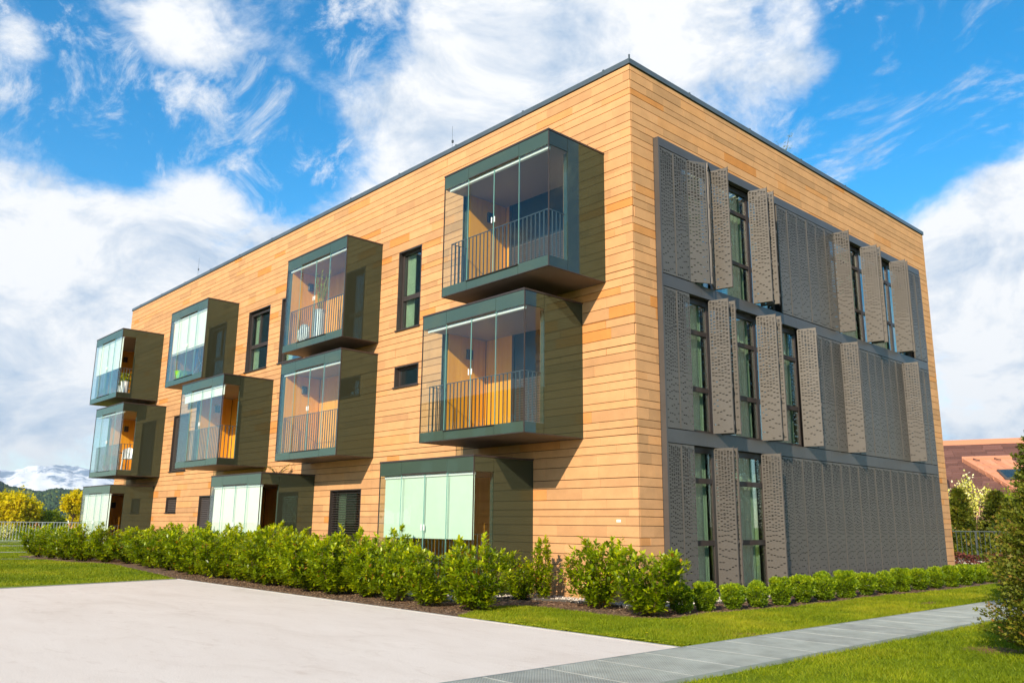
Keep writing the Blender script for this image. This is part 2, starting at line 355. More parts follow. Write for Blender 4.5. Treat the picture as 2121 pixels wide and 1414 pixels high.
M = dict(
    stone=m_stone(), glass=m_glass(), winglass=m_winglass(), paving=m_paving(), lawn=m_lawn(), mulch=m_mulch(),
    membrane=simple('dark wall membrane', (.02, .016, .013), .9),
    coping=simple('zinc coping', (.10, .125, .14), .35, .3, .5, .15, 2),
    enamel=m_enamel('green enamelled glass', (.050, .078, .060), (.85, 1, .9), .06),
    side=m_enamel('olive enamelled glass', (.033, .037, .023), (.55, .86, .84), .085),
    trim=simple('bronze trim', (.060, .045, .040), .45, .3),
    under=simple('soffit metal', (.17, .135, .115), .5, .2, .5, .12, 1.5),
    timber=m_wood('orange timber', (.74, .30, .020), (.88, .41, .040)),
    ceil=simple('grey ceiling', (.34, .25, .21), .8), floor=simple('balcony floor', (.30, .27, .25), .7),
    rail=simple('railing steel', (.10, .12, .125), .4, .4), white=simple('white plastic', (.80, .82, .80), .5),
    blind2=simple('pale green blind cloth', (.60, .72, .58), .9, 0, .2, .03, 3), blind=simple('roller blind cloth', (.86, .85, .76), .9, 0, .2, .03, 3), edge=simple('glass edge', (.20, .42, .38), .2),
    frame=simple('window frame', (.070, .055, .050), .4, .35, .5, .1, 4), dark=simple('dark interior', (.012, .014, .013), .8),
    door=simple('dark door panel', (.035, .042, .045), .25), slat=simple('blind slats', (.13, .105, .09), .4, .5),
    screen=simple('perforated sheet', (.128, .114, .100), .45, .25, .35, .06, 1.1),
    sframe=simple('screen frame metal', (.095, .087, .083), .42, .3, .5, .12, 1.3),
    curtain=simple('curtain', (.78, .84, .70), .9, 0, .2, .1, 5), roomwall=simple('room wall', (.52, .50, .42), .9),
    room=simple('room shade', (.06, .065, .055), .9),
    galv=simple('galvanised steel', (.37, .40, .385), .45, .35, .5, .18, 3), galv2=simple('bright galvanised steel', (.50, .51, .47), .5, .3, .5, .15, 3), galv3=simple('weathered galvanised steel', (.32, .345, .335), .5, .3, .5, .2, 3), pit=simple('gravel bed under grating', (.20, .20, .185), .9, 0, .3, .3, 40, .4),
    kerb=simple('concrete kerb', (.42, .40, .37), .8, 0, .3, .15, 8), edging=simple('steel edging', (.10, .09, .08), .5, .4),
    pebble=m_tint('pebbles', [(0, (.30, .25, .20)), (.5, (.50, .45, .39)), (1, (.70, .66, .60))], .7),
    chip=m_tint('bark chips', [(0, (.05, .025, .012)), (.5, (.17, .09, .045)), (1, (.38, .25, .15))], .9),
    blade=m_leaf('grass blades', [(0, (.11, .165, .004)), (.5, (.21, .265, .005)), (1, (.36, .34, .02))], .3, .6, .2),
    laurel=m_leaf('laurel leaves', [(0, (.075, .13, .004)), (.45, (.26, .35, .005)), (.75, (.54, .60, .007)), (.96, (.78, .70, .02)), (1, (.50, .22, .03))], .42, .35, .5),
    box_leaf=m_leaf('box leaves', [(0, (.045, .09, .003)), (.5, (.19, .29, .004)), (1, (.52, .58, .008))], .3, .5, .4),
    conifer=m_leaf('conifer foliage', [(0, (.030, .055, .006)), (.5, (.105, .135, .008)), (.85, (.20, .20, .014)), (1, (.26, .15, .03))], .25, .6, .3),
    yellow=m_leaf('spring leaves', [(0, (.34, .31, .004)), (.5, (.60, .50, .005)), (1, (.80, .66, .01))], .45, .6, .2),
    fresh=m_leaf('fresh green leaves', [(0, (.11, .17, .01)), (.5, (.24, .30, .012)), (1, (.45, .44, .02))], .35, .6, .2),
    blossom=m_tint('blossom', [(0, (.40, .42, .03)), (.45, (.62, .58, .10)), (1, (.88, .84, .62))], .8),
    red_leaf=m_leaf('purple leaves', [(0, (.07, .02, .02)), (1, (.22, .06, .05))], .2, .6, .2),
    bark=simple('bark', (.10, .065, .04), .9, 0, .2, .3, 20, .5), stem=simple('green brown stem', (.13, .10, .04), .8, 0, .2, .2, 30),
)

# ------------------------------------------------------------------ measured building (metres, corner of the house at x = 0, y = 0)
LEN, WID, ROOF = 27.833, 14.291, 10.79
COURSE = [10.662, 10.454, 10.276, 10.143, 9.973, 9.76, 9.583, 9.438, 9.265, 9.124, 8.903, 8.68, 8.51, 8.29, 8.118, 7.978, 7.815, 7.598, 7.46, 7.293, 7.075, 6.937, 6.72, 6.584, 6.439, 6.274, 6.125, 5.907, 5.677, 5.507, 5.295, 5.125, 4.986, 4.824, 4.608, 4.462, 4.302, 4.09, 3.949, 3.732, 3.591, 3.453, 3.288, 3.136, 2.928, 2.69, 2.527, 2.309, 2.137, 2.0, 1.841, 1.637, 1.498, 1.315, 1.108, .958, .79, .50]
Z3T, Z3B, Z2T, Z2B, Z1T = 9.098, 6.413, 6.119, 3.447, 3.127
BAY = dict(R3=(-3.80, -.687, 1.572), R2=(-4.405, -1.301, 1.576), R1=(-5.782, -2.665, 1.571), M3=(-11.575, -8.452, 1.092), M2=(-11.557, -8.446, 1.092),
           M1=(-14.399, -11.284, 1.583), N3=(-20.164, -17.047, 1.079), N2=(-17.244, -14.139, 1.583), L3=(-26.886, -23.758, 1.566), L2=(-25.853, -22.756, 1.568), L1=(-26.38, -23.187, 1.574))
ROWZ = {'3': (Z3B, Z3T), '2': (Z2B, Z2T), '1': (G, Z1T)}
# windows of the long facade: x0, x1, z0, z1, kind
WINS = [(-7.66, -6.69, 6.57, 8.67, 'tall'), (-7.66, -6.67, 5.11, 5.66, 'small'), (-16.2, -14.71, 6.57, 8.62, 'open'), (-13.93, -12.43, 6.57, 8.65, 'tall'),
        (-10.42, -8.93, .60, 2.69, 'louvre'), (-18.94, -17.45, .60, 2.68, 'louvre_shut'), (-21.86, -20.91, 2.115, 2.68, 'louvre_shut'), (-21.86, -20.37, 3.58, 5.655, 'louvre_shut')]

house = thing('apartment_building', 'three storey apartment block clad in orange sandstone with glazed box balconies and perforated metal shutters', 'building', (0, 0, G))

def cells(u0, u1, z0, z1, holes):
    us = sorted({u0, u1, *[min(max(v, u0), u1) for h in holes for v in h[:2]]}); zs = sorted({z0, z1, *[min(max(v, z0), z1) for h in holes for v in h[2:4]]})
    for a, b in zip(us, us[1:]):
        for c, d in zip(zs, zs[1:]):
            m, n = (a+b)/2, (c+d)/2
            if any(h[0] < m < h[1] and h[2] < n < h[3] for h in holes): continue
            yield a, b, c, d

def build_walls():
    holesL = [(x0+.02, x1-.02, ROWZ[k[1]][0]+.01, ROWZ[k[1]][1]-.02) for k, (x0, x1, d) in BAY.items()] + [w[:4] for w in WINS]
    holesR = [(.70, 13.40, G-.1, 9.43)]
    mbL = MB()
    for a, b, c, d in cells(-LEN+.04, -.04, G-.3, ROOF-.02, holesL): mbL.box(a, b, .032, .30, c, d)
    wl = mbL.build('long_wall', M['membrane'], house); 
    mbR = MB()
    for a, b, c, d in cells(.32, WID-.04, G-.3, ROOF-.02, [(.70, 13.40, G-.4, 9.43)]): mbR.box(-.30, -.032, a, b, c, d)
    mbR.box(-LEN+.04, -.32, WID-.3, WID-.04, G-.3, ROOF-.02); mbR.box(-LEN+.04, -LEN+.3, .31, WID-.31, G-.3, ROOF-.02)
    wr = mbR.build('short_wall', M['membrane'], house)
    stones = []
    zs = COURSE
    def course(u0, u1, zt, zb, holes, wall, k):
        # split the course into stones, then cut them at openings
        u = u0 + R.uniform(-.7, 0); segs = []
        while u < u1:
            w = R.choice([.55, .7, .85, .95, 1.1, 1.25]) * R.uniform(.95, 1.05)
            segs.append((max(u, u0), min(u+w, u1))); u += w
        t0 = R.uniform(.25, .65)
        for a, b in segs:
            if b-a < .03: continue
            t = min(1, max(0, t0 + R.gauss(0, .11)))
            if R.random() < .065: t = R.uniform(.82, 1)
            if R.random() < .08: t = R.uniform(0, .12)
            off = R.uniform(0, .003)
            for c, d, e, f in cells(a, b, zb, zt, holes):
                if d-c < .015 or f-e < .015: continue
                g1 = .010 if f >= zt-1e-6 else .002; sep = .0012
                stones.append((wall, c+(sep if c == a else 0), d-(sep if d == b else 0), e, f-g1, t, off))
    prev = ROOF-.012
    for i, z in enumerate(zs):
        hl = [(h[0]-.001, h[1]+.001, h[2], h[3]) for h in holesL]
        course(-LEN, 0, prev, z, hl, 0, i); course(.0325, WID, prev, z, holesR, 1, i)
        prev = z
    cam = CAM_POS
    def size(s):
        w, a, b, c, d = s[:5]; m = Vector(((a+b)/2, 0, (c+d)/2)) if w == 0 else Vector((0, (a+b)/2, (c+d)/2))
        v = m-cam; dist = v.length; cosn = abs(v.y if w == 0 else v.x)/dist
        return (b-a)*(d-c)*cosn/dist**2
    for wall, par in ((0, wl), (1, wr)):
        st = sorted([s for s in stones if s[0] == wall], key=size, reverse=True)
        rest = MB(); lim = 190 if wall == 0 else 108
        for k, (w, a, b, c, d, t, off) in enumerate(st):
            mb = MB() if k < lim else rest
            mb.tint = t
            if w == 0: mb.bbox(a, b, -off, .03, c, d, .0025)
            else: mb.bbox(-.03, off, a, b, c, d, .0025)
            if k < lim: mb.build('stone', M['stone'], par, ((a+b)/2, 0, c) if w == 0 else (0, (a+b)/2, c))
        stuff(rest.build('stonework', M['stone'], par))
    # back and far end in the same stone
    mb = MB(); mb.tint = .45
    mb.box(-LEN, -.02, WID-.03, WID, G-.3, ROOF-.02); mb.box(-LEN, -LEN+.03, .035, WID-.035, G-.3, ROOF-.02)
    mb.build('rear_stone_skin', M['stone'], house)
    # plinth
    mb = MB(); mb.box(-.25, .06, .72, 13.39, G-.25, G+.12); mb.build('plinth', M['sframe'], house)
build_walls()

def build_roof():
    mb = MB(); mb.box(-LEN+.31, -.31, .31, WID-.31, ROOF-.45, ROOF-.30)
    rf = mb.build('roof', M['membrane'], house)
    mb = MB(); z0, z1 = ROOF-.006, ROOF+.10
    for a in ((-LEN-.03, .03, -.03, .34), (-LEN-.03, .03, WID-.34, WID+.03)): mb.box(*a, z0, z1)
    for a in ((-.34, .03, .345, WID-.345), (-LEN-.03, -LEN+.34, .345, WID-.345)): mb.box(*a, z0, z1)
    # shadow gap lip and standing seams
    for x in np.arange(-LEN+1.0, -.6, 2.38): mb.box(x-.02, x+.02, -.036, .35, z1-.1, z1+.02)
    for y in np.arange(2.0, WID-.4, 2.38): mb.box(-.35, .036, y-.02, y+.02, z1-.1, z1+.02)
    mb.box(.01, .035, -.036, -.01, z1-.05, z1+.075)
    mb.build('coping', M['coping'], rf)
build_roof()
def rod(x, y, z0, z1, lab):
    t = thing('lightning_rod', lab, 'lightning rod', (x, y, ROOF-.30), 'thin rods on the roof')
    MB().tube([(x, y, ROOF-.30), (x-.02, y, z1)], .004, 5).build('rod', M['coping'], t)
    b = MB(); b.box(x-.02, x+.02, y-.02, y+.02, z0-.05, z0+.02); b.build('clamp', M['rail'], t)
rod(-6.34, .6, 11.54, 11.96, 'thin lightning rod on the roof above the balcony column nearest the corner')
rod(-22.45, .6, 11.65, 12.12, 'thin lightning rod on the roof near the far left end')

# ------------------------------------------------------------------ glazed box balconies
def build_bay(key, label, blind=None, side_open=False, door=None, mid_handle=True):
    x0, x1, d = BAY[key]; zb, zt = ROWZ[key[1]]; ground = key[1] == '1'; yf = -d; deep = d > 1.3
    fl = zb+.2; hd = zt-.30
    b = MB()
    b.box(x0+.02, x1-.02, yf+.03, -.002, zb, fl-.004)                # floor slab
    base = b.build('glazed_balcony', M['under'], house, ((x0+x1)/2, yf/2, zb)); base['label'] = label
    P = base
    c = MB(); c.box(x0+.02, x1-.02, yf+.03, -.002, hd+.004, zt-.035); c.build('roof_slab', M['under'], P)
    # inner lining
    ys = -1.02; t = .15
    if deep or True:
        for xa, xb, out in ((x0+.02, x0+t, 0), (x1-t, x1-.02, 1)):
            c = MB(); c.box(xa, xb, ys, .054, fl, hd); c.build('side_wall', M['enamel'], P)
            c = MB(); n = 3; L_ = (.052 - ys)/n
            for k in range(n):
                ya = ys+.012+k*L_*.985; yb_ = ya+L_*.97
                if out == 0: c.box(x0+t+.001, x0+t+.014, ya, yb_, fl+.003, hd-.003)
                else: c.box(x1-t-.014, x1-t-.001, ya, yb_, fl+.003, hd-.003)
            c.build('timber_panel', M['timber'], P)
    xl, xr = x0+t+.016, x1-t-.016
    c = MB(); c.box(x0+.02, x1-.02, .075, .30, zb+.01, zt-.02); c.build('back_wall', M['membrane'], P)
    dx0 = x0+door if door else x1
    nb = max(1, int(round((min(dx0, xr)-xl)/.42)))
    if min(dx0, xr)-xl > .05:
        for k in range(nb):
            w = (min(dx0, xr)-xl)/nb; c = MB(); c.box(xl+k*w+.003, xl+(k+1)*w-.003, .055, .073, fl+.003, hd-.003); c.build('timber_board', M['timber'], P)
    if door:
        c = MB(); c.box(dx0+.005, xr, .05, .072, fl+.003, hd-.003); dn = c.build('balcony_door', M['door'], P)
        c = MB()
        for s_ in range(20): c.box(dx0+.10, xr-.06, .036, .048, fl+.15+s_*.052, fl+.186+s_*.052)
        c.build('louvre', M['slat'], dn)
        c = MB(); c.box(dx0+.005, dx0+.07, .03, .049, fl+.003, hd-.003); c.build('door_frame', M['frame'], dn)
    c = MB(); c.box(x0+.03, x1-.03, yf+.04, .05, hd-.012, hd+.002); c.build('ceiling', M['ceil'], P)
    c = MB(); c.box(x0+.03, x1-.03, yf+.12, .05, fl-.003, fl+.01); c.build('floor', M['floor'], P)
    # front skin
    seams = [x0, x0+.79, x0+2.305, x1]
    for k in range(3):
        a, e = seams[k]+.004, seams[k+1]-.004
        if k == 0: a += .008
        if k == 2: e -= .008
        c = MB(); c.box(a, e, yf, yf+.02, hd+(.015 if k == 1 else -.01), zt-.038); c.build('header_panel', M['enamel'], P)
        c = MB(); c.box(a, e, yf, yf+.02, zb+.012, fl-(.02 if k == 1 else 0)+.0); c.build('base_panel', M['enamel'], P)
    c = MB(); c.box(seams[1], seams[2], yf-.03, yf+.03, fl-.017, fl-.003); c.build('vent_sill', M['trim'], P)
    c = MB(); c.box(seams[1], seams[2], yf-.006, yf+.03, hd-.004, hd+.012); c.build('vent_slot', M['trim'], P)
    gx = [x0+.012, x0+.79, x0+1.55, x0+2.305, x1-.012]
    for k in range(4):
        yy = yf+.004 if k in (0, 3) else yf+.032
        c = MB(); c.box(gx[k]+(.002 if k in (0, 3) else -.012 if k == 1 else .003), gx[k+1]-(.002 if k in (0, 3) else .003 if k == 1 else -.012), yy, yy+.012, fl+.002, hd-.012)
        p = c.build('glass_pane', M['glass'], P)
        ed = MB()
        for xx in ([gx[k+1]-.0035] if k == 0 else [gx[k]+.0015] if k == 3 else [gx[k+1]-.0045 if k == 1 else gx[k]+.0015]):
            ed.box(xx, xx+.004, yy-.002, yy+.014, fl+.002, hd-.012)
        ed.build('glass_edge', M['edge'], p)
        if k in (1, 2) and mid_handle:
            hx = gx[2]+(-.05 if k == 1 else .035); hz = fl+(hd-fl)*.50
            h = MB(); h.bbox(hx, hx+.022, yy-.022, yy-.001, hz-.06, hz+.06, .004); h.build('handle', M['white'], p)
    # side skins
    for xs, sg in ((x1, 1), (x0, -1)):
        xa, xb = (xs-.02, xs) if sg > 0 else (xs, xs+.02)
        if deep:
            seg = -1.062
            c = MB(); c.box(xa, xb, yf+.024, seg-.004, hd-.01, zt-.038); c.build('header_panel', M['side'], P)
            c = MB(); c.box(xa, xb, yf+.024, seg-.004, zb+.012, fl); c.build('base_panel', M['side'], P)
            if not (side_open and sg > 0):
                c = MB(); c.box(xa+.004, xb-.004, yf+.024, seg-.006, fl+.002, hd-.012); c.build('glass_pane', M['glass'], P)
            else:   # pane slid back and folded against the corner
                c = MB(); c.box(xs-.10, xs-.03, yf+.045, yf+.055, fl+.002, hd-.012); c.build('glass_pane', M['glass'], P)
            c = MB(); c.box(xa, xb, seg+.004, -.003, zb+.012, zt-.038); c.build('side_panel', M['side'], P)
        else:
            c = MB(); c.box(xa, xb, yf+.024, -.003, zb+.012, zt-.038); c.build('side_panel', M['side'], P)
    # trims: top rim, bottom rim, corner posts
    c = MB(); o = .012
    c.box(x0-o, x1+o, yf-o, yf+.03, zt-.034, zt); c.box(x0-o, x0+.03, yf+.031, -.002, zt-.034, zt); c.box(x1-.03, x1+o, yf+.031, -.002, zt-.034, zt)
    c.box(x0+.031, x1-.031, yf+.031, -.002, zt-.033, zt-.012)
    if not ground:
        c.box(x0-.004, x1+.004, yf-.004, yf+.024, zb-.004, zb+.009); c.box(x0-.004, x0+.02, yf+.025, -.004, zb-.004, zb+.009); c.box(x1-.02, x1+.004, yf+.025, -.004, zb-.004, zb+.009)
    for xs in (x0-.003, x1-.009): c.box(xs, xs+.012, yf-.003, yf+.02, zb+.010, zt-.036)
    c.build('trim', M['trim'], P)
    # railing
    yr = yf+.13 if deep else -1.0
    rx0, rx1 = (x0+.12, x1-.12) if deep else (xl+.01, xr-.01)
    zr = fl+.95
    r = MB(); r.box(rx0, rx1, yr-.012, yr+.012, zr, zr+.012)
    if deep:
        r.box(rx0, rx0+.024, yr+.013, ys, zr, zr+.012); r.box(rx1-.024, rx1, yr+.013, ys, zr, zr+.012)
    rl = r.build('railing', M['rail'], P)
    n = 25; bm = None
    for k in range(n+1):
        x = rx0+.012+(rx1-rx0-.024)*k/n
        if bm is None:
            q = MB(); q.box(-.005, .005, -.011, .011, 0, zr-fl-.012); ob = q.build('baluster', M['rail'], None); bm = ob.data; bpy.data.objects.remove(ob)
        place('baluster', bm, rl, (x, yr, fl+.012))
    if deep:
        for xs in (rx0+.012, rx1-.012):
            for k in range(1, 4): place('baluster', bm, rl, (xs, yr+(ys-yr)*k/4, fl+.012))
    # blind
    yb = yf+.085
    c = MB(); c.bbox(x0+.10, x1-.06, yb-.03, yb+.035, hd-.075, hd-.014, .01); bl = c.build('blind_cassette', M['white'], P)
    if blind is not None:
        parts = 4
        for k in range(parts):
            a = gx[k]+(.10 if k == 0 else .006); e = gx[k+1]-(.05 if k == 3 else .006)
            q = MB(); nn = 8
            zz = blind
            q.box(a, e, yb-.003, yb+.003, zz, hd-.07)
            q.box(a, e, yb-.008, yb+.008, zz-.02, zz-.001)
            q.build('blind_cloth', M['blind2' if key == 'R1' else 'blind'], bl)
    # wall light
    lx = x0+t+.016
    c = MB(); c.bbox(lx, lx+.06, -.52, -.36, zt-.80, zt-.58, .01); c.build('wall_lamp', M['frame'], P)
    return P
build_bay('R3', 'topmost glazed box balcony nearest the corner, glass closed and no blind drawn', door=.29)
build_bay('R2', 'middle storey glazed box balcony nearest the corner with sunlit orange timber inside', door=1.03)
build_bay('R1', 'ground floor glazed balcony nearest the corner, pale green blind drawn nearly all the way down', blind=1.57)
build_bay('M3', 'shallow top storey glass balcony holding a tall white vase')
build_bay('M2', 'shallow middle storey glass balcony below the one with the vase')
build_bay('M1', 'ground floor glazed balcony left of centre with bright cream blinds drawn', blind=1.15, side_open=True)
build_bay('N3', 'shallow top storey balcony with its white blind half down over a green tub', blind=7.54)
build_bay('N2', 'middle storey balcony left of centre with its side pane slid open', blind=5.52, side_open=True)
build_bay('L3', 'topmost balcony at the far left end with white blind half down and side pane open', blind=7.59, side_open=True)
build_bay('L2', 'middle storey balcony at the far left end with a white chair inside', side_open=True)
build_bay('L1', 'ground floor balcony at the far left end, its white blinds drawn', blind=1.0, side_open=True)

# ------------------------------------------------------------------ windows of the long facade
def build_window(x0, x1, z0, z1, kind):
    f = MB(); yo = .11; w = .055
    # reveal lining
    f.box(x0, x0+.03, -.012, .28, z0+.03, z1); f.box(x1-.03, x1, -.004, .28, z0+.03, z1); f.box(x0+.031, x1-.031, -.004, .28, z1-.03, z1)
    f.box(x0-.03, x1+.03, -.045, .28, z0-.005, z0+.028)
    # fixed frame
    f.box(x0+.031, x0+.031+w, yo, yo+.08, z0+.029, z1-.031); f.box(x1-.031-w, x1-.031, yo, yo+.08, z0+.029, z1-.031)
    f.box(x0+.032+w, x1-.032-w, yo, yo+.08, z1-.031-w, z1-.031); f.box(x0+.032+w, x1-.032-w, yo, yo+.08, z0+.029, z0+.029+w)
    o = f.build('window', M['frame'], house, ((x0+x1)/2, 0, z0))
    a, b = x0+.033+w, x1-.033-w; c, d = z0+.030+w, z1-.032-w
    if kind in ('tall', 'open') and z1-z0 > 1.5:
        zm = z0+.86
        q = MB(); q.box(a, b, yo+.005, yo+.07, zm-.06, zm+.06); q.build('transom', M['frame'], o)
        if x1-x0 > 1.3:
            q = MB(); q.box(a+.50, a+.56, yo+.004, yo+.072, zm+.061, d); q.build('mullion', M['frame'], o)
        for lo, hi in ((c, zm-.061), (zm+.061, d)):
            q = MB(); q.box(a+.002, b-.002, yo+.04, yo+.052, lo, hi); q.build('pane', M['winglass'], o)
    else:
        q = MB(); q.box(a+.002, b-.002, yo+.04, yo+.052, c, d); q.build('pane', M['winglass'], o)
    if kind == 'open':   # tilted inner sash
        q = MB(); s = .05
        q.box(a+.02, a+.02+s, yo-.05, yo-.01, z0+.95, d-.02); q.box(b-.02-s, b-.02, yo-.05, yo-.01, z0+.95, d-.02)
        q.box(a+.07, b-.07, yo-.05, yo-.01, d-.02-s, d-.02); q.build('sash', M['frame'], o)
    if kind.startswith('louvre'):
        q = MB(); n = int((z1-z0)/.062); th = .045 if kind == 'louvre' else .056
        for k in range(n):
            z = z0+.06+k*.062
            if kind == 'louvre': q.hexa([(x0+.05, .035, z), (x1-.05, .035, z), (x1-.05, .095, z+.012), (x0+.05, .095, z+.012), (x0+.05, .035, z+.004), (x1-.05, .035, z+.004), (x1-.05, .095, z+.016), (x0+.05, .095, z+.016)])
            else: q.hexa([(x0+.05, .045, z), (x1-.05, .045, z), (x1-.05, .050, z), (x0+.05, .050, z), (x0+.05, .075, z+.053), (x1-.05, .075, z+.053), (x1-.05, .080, z+.053), (x0+.05, .080, z+.053)])
        stuff(q.build('louvre_blind', M['slat'], o))
    # room behind
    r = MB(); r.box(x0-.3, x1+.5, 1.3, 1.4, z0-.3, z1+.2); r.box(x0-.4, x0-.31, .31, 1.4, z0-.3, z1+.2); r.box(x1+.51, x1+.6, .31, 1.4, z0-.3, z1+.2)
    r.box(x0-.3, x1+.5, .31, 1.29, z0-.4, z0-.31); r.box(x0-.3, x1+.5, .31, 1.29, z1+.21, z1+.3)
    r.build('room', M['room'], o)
    if kind in ('tall', 'open', 'louvre') and z1-z0 > 1.5:
        q = MB(); n = 7; cw = .30; zz = z0+.03
        for k in range(n):
            xa = x0+.07+k*cw/n; yA = .235+.03*(k % 2); q.hexa([(xa, yA, zz), (xa+cw/n, .265-.03*(k % 2), zz), (xa+cw/n, .275-.03*(k % 2), zz), (xa, yA+.01, zz), (xa, yA, z1-.05), (xa+cw/n, .265-.03*(k % 2), z1-.05), (xa+cw/n, .275-.03*(k % 2), z1-.05), (xa, yA+.01, z1-.05)])
        q.build('curtain', M['curtain'], o)
for w_ in WINS: build_window(*w_)

# house number plate near the corner
mb = MB(); mb.bbox(-.51, -.41, -.008, -.0035, 1.897, 1.943, .001)
plate = mb.build('number_plate', M['white'], house)
def text_obj(txt, size, loc, rot, mat, parent, name='lettering'):
    cu = bpy.data.curves.new(name, 'FONT'); cu.body = txt; cu.size = size; cu.extrude = .0008; cu.align_x = 'CENTER'; cu.align_y = 'CENTER'
    o = bpy.data.objects.new(name, cu); C.objects.link(o); dg = bpy.context.evaluated_depsgraph_get()
    me = bpy.data.meshes.new_from_object(o.evaluated_get(dg)); me.materials.clear(); me.materials.append(mat)
    bpy.data.objects.remove(o); q = place(name, me, parent, loc); q.rotation_euler = rot; return q
text_obj('M 5.1', .032, (-.46, -.0092, 1.92), (math.pi/2, 0, 0), M['membrane'], plate)

# ------------------------------------------------------------------ perforated shutters of the short facade
FX = .12
def perforated(width, height, seed, name):
    rr = random.Random(seed); mb = MB(); cols = 6; mg = .016; cw = (width-2*mg)/cols; sw = cw*.68; sh = .0172
    def q(u0, u1, z0, z1): mb.quad((0, u0, z0), (0, u1, z0), (0, u1, z1), (0, u0, z1))
    q(0, mg, 0, height); q(width-mg, width, 0, height)
    pitch = .0245
    for c in range(cols):
        u = mg+c*cw; a, b = u+(cw-sw)/2, u+(cw+sw)/2
        q(u, a, 0, height); q(b, u+cw, 0, height)
        z = 0; slots = []; zz = height-.045-(c % 3)*.017-(c//3)*.012
        while zz > .03:
            t = zz/height; wv = math.sin(t*31+c*2.1)+.6*math.sin(t*13+c*.9)
            run = 3 if t > .86 and wv > -.3 else 2 if t > .66 and wv > -.75 else 2 if t > .5 and wv > 1.0 else 1
            for _ in range(run):
                if zz > .03: slots.append(zz); zz -= pitch
            gap = .020 if t > .8 else .028 if t > .66 else .040 if t > .45 else .040+.16*(.45-t)/.45*1.2
            zz -= gap*rr.choice((.7, 1, 1, 1.3, 1.7 if t < .7 else 1.2))
        for v in reversed(slots):
            q(a, b, z, v); z = v+sh
        q(a, b, z, height)
    # folded rims
    d = .028
    mb.box(-d, -.0005, 0, .003, 0, height); mb.box(-d, -.0005, width-.003, width, 0, height)
    mb.box(-d, -.0005, .0035, width-.0035, 0, .003); mb.box(-d, -.0005, .0035, width-.0035, height-.003, height)
    o = mb.build(name, M['screen'], None); me = o.data; bpy.data.objects.remove(o); return me
ROWS = {3: (6.615, 9.225), 2: (3.625, 6.335), 1: (.64, 3.335)}
PM = {}
for r_, (a, b) in ROWS.items(): PM[r_] = [perforated(.44, b-a, 11, 'perforated_panel'), perforated(.44, b-a, 23, 'perforated_panel')]
def put_panel(r_, x, y, ang, kind='perforated_panel', ws=1.0, var=0, back=False):
    """hinge edge at (x, y); ang 0 = flat on the facade, -90 = folded straight out"""
    o = place(kind, PM[r_][var], house, (x, y, ROWS[r_][0])); o.rotation_euler = (0, 0, math.radians(ang)); o.scale = (1, ws, 1); return o
def flats(r_, y0, y1, n):
    w = (y1-y0)/n
    for k in range(n):
        put_panel(r_, FX+(.002 if k % 2 else -.004), y0+k*w+.003, 0, ws=(w-.007)/.44)
        q = MB(); z0, z1 = ROWS[r_]; q.box(FX-.02, FX+.005, y0+k*w-.0025, y0+k*w+.0005, z0+.01, z1-.01); q.build('panel_seam', M['screen'], house)
flats(3, .742, 1.64, 2); flats(3, 5.19, 7.98, 6); flats(3, 12.55, 13.44, 2)
flats(2, .742, 1.585, 2); flats(2, 5.98, 7.93, 4); flats(2, 8.14, 11.56, 8); flats(2, 11.78, 13.40, 4)
flats(1, .742, 1.565, 2); flats(1, 4.30, 13.39, 20)
# folded leaves standing out from the facade: row, hinge y, tip y, second leaf?
LEAVES = []
def fold(r_, y0, y1, double):
    LEAVES.append((r_, .085, y0, .49, y1))
    if double: LEAVES.append((r_, .085, y0+double, .485, y1+double))
LEAVES += [(3, .10, 1.66, .30, 2.06), (3, .12, 2.47, .31, 2.08)]
fold(3, 2.49, 2.57, 0); fold(3, 4.03, 4.13, .29); fold(3, 7.985, 8.04, 0); fold(3, 9.56, 9.64, .24); fold(3, 11.38, 11.45, .17)
fold(2, 2.28, 2.37, .26); fold(2, 4.09, 4.20, .23); fold(2, 5.85, 5.97, 0); fold(2, 7.98, 8.07, 0); fold(2, 11.62, 11.70, 0)
fold(1, 2.26, 2.31, .15); fold(1, 4.0, 4.08, 0)
def build_leaves():
    for (r_, x0, y0, x1, y1) in LEAVES:
        w = math.hypot(x1-x0, y1-y0); a = math.atan2(-(x1-x0), (y1-y0)); z0, z1 = ROWS[r_]
        o = place('shutter_leaf', PM[r_][1], house, (x0, y0, z0)); o.rotation_euler = (0, 0, a); o.scale = (1, w/.44, 1)
        if not (r_ == 3 and y0 < 2.48):   # the pair is folded flat: a second leaf right behind the first
            o2 = place('shutter_leaf', PM[r_][0], house, (x0-.012, y0+.036, z0)); o2.rotation_euler = (0, 0, a); o2.scale = (1, w/.44*.985, 1)
        h = MB()
        for t in (.06, .33, .62, .93): h.tube([(-.02, .452, (z1-z0)*t), (-.02, .452, (z1-z0)*t+.07)], .011, 6)
        h.tube([(-.016, .445, -.025), (-.016, .445, (z1-z0)+.025)], .007, 5)
        hm = h.build('hinge_pin', M['sframe'], None); me = hm.data; bpy.data.objects.remove(hm)
        q = bpy.data.objects.new('hinge_pin', me); C.objects.link(q); q.parent = o
build_leaves()

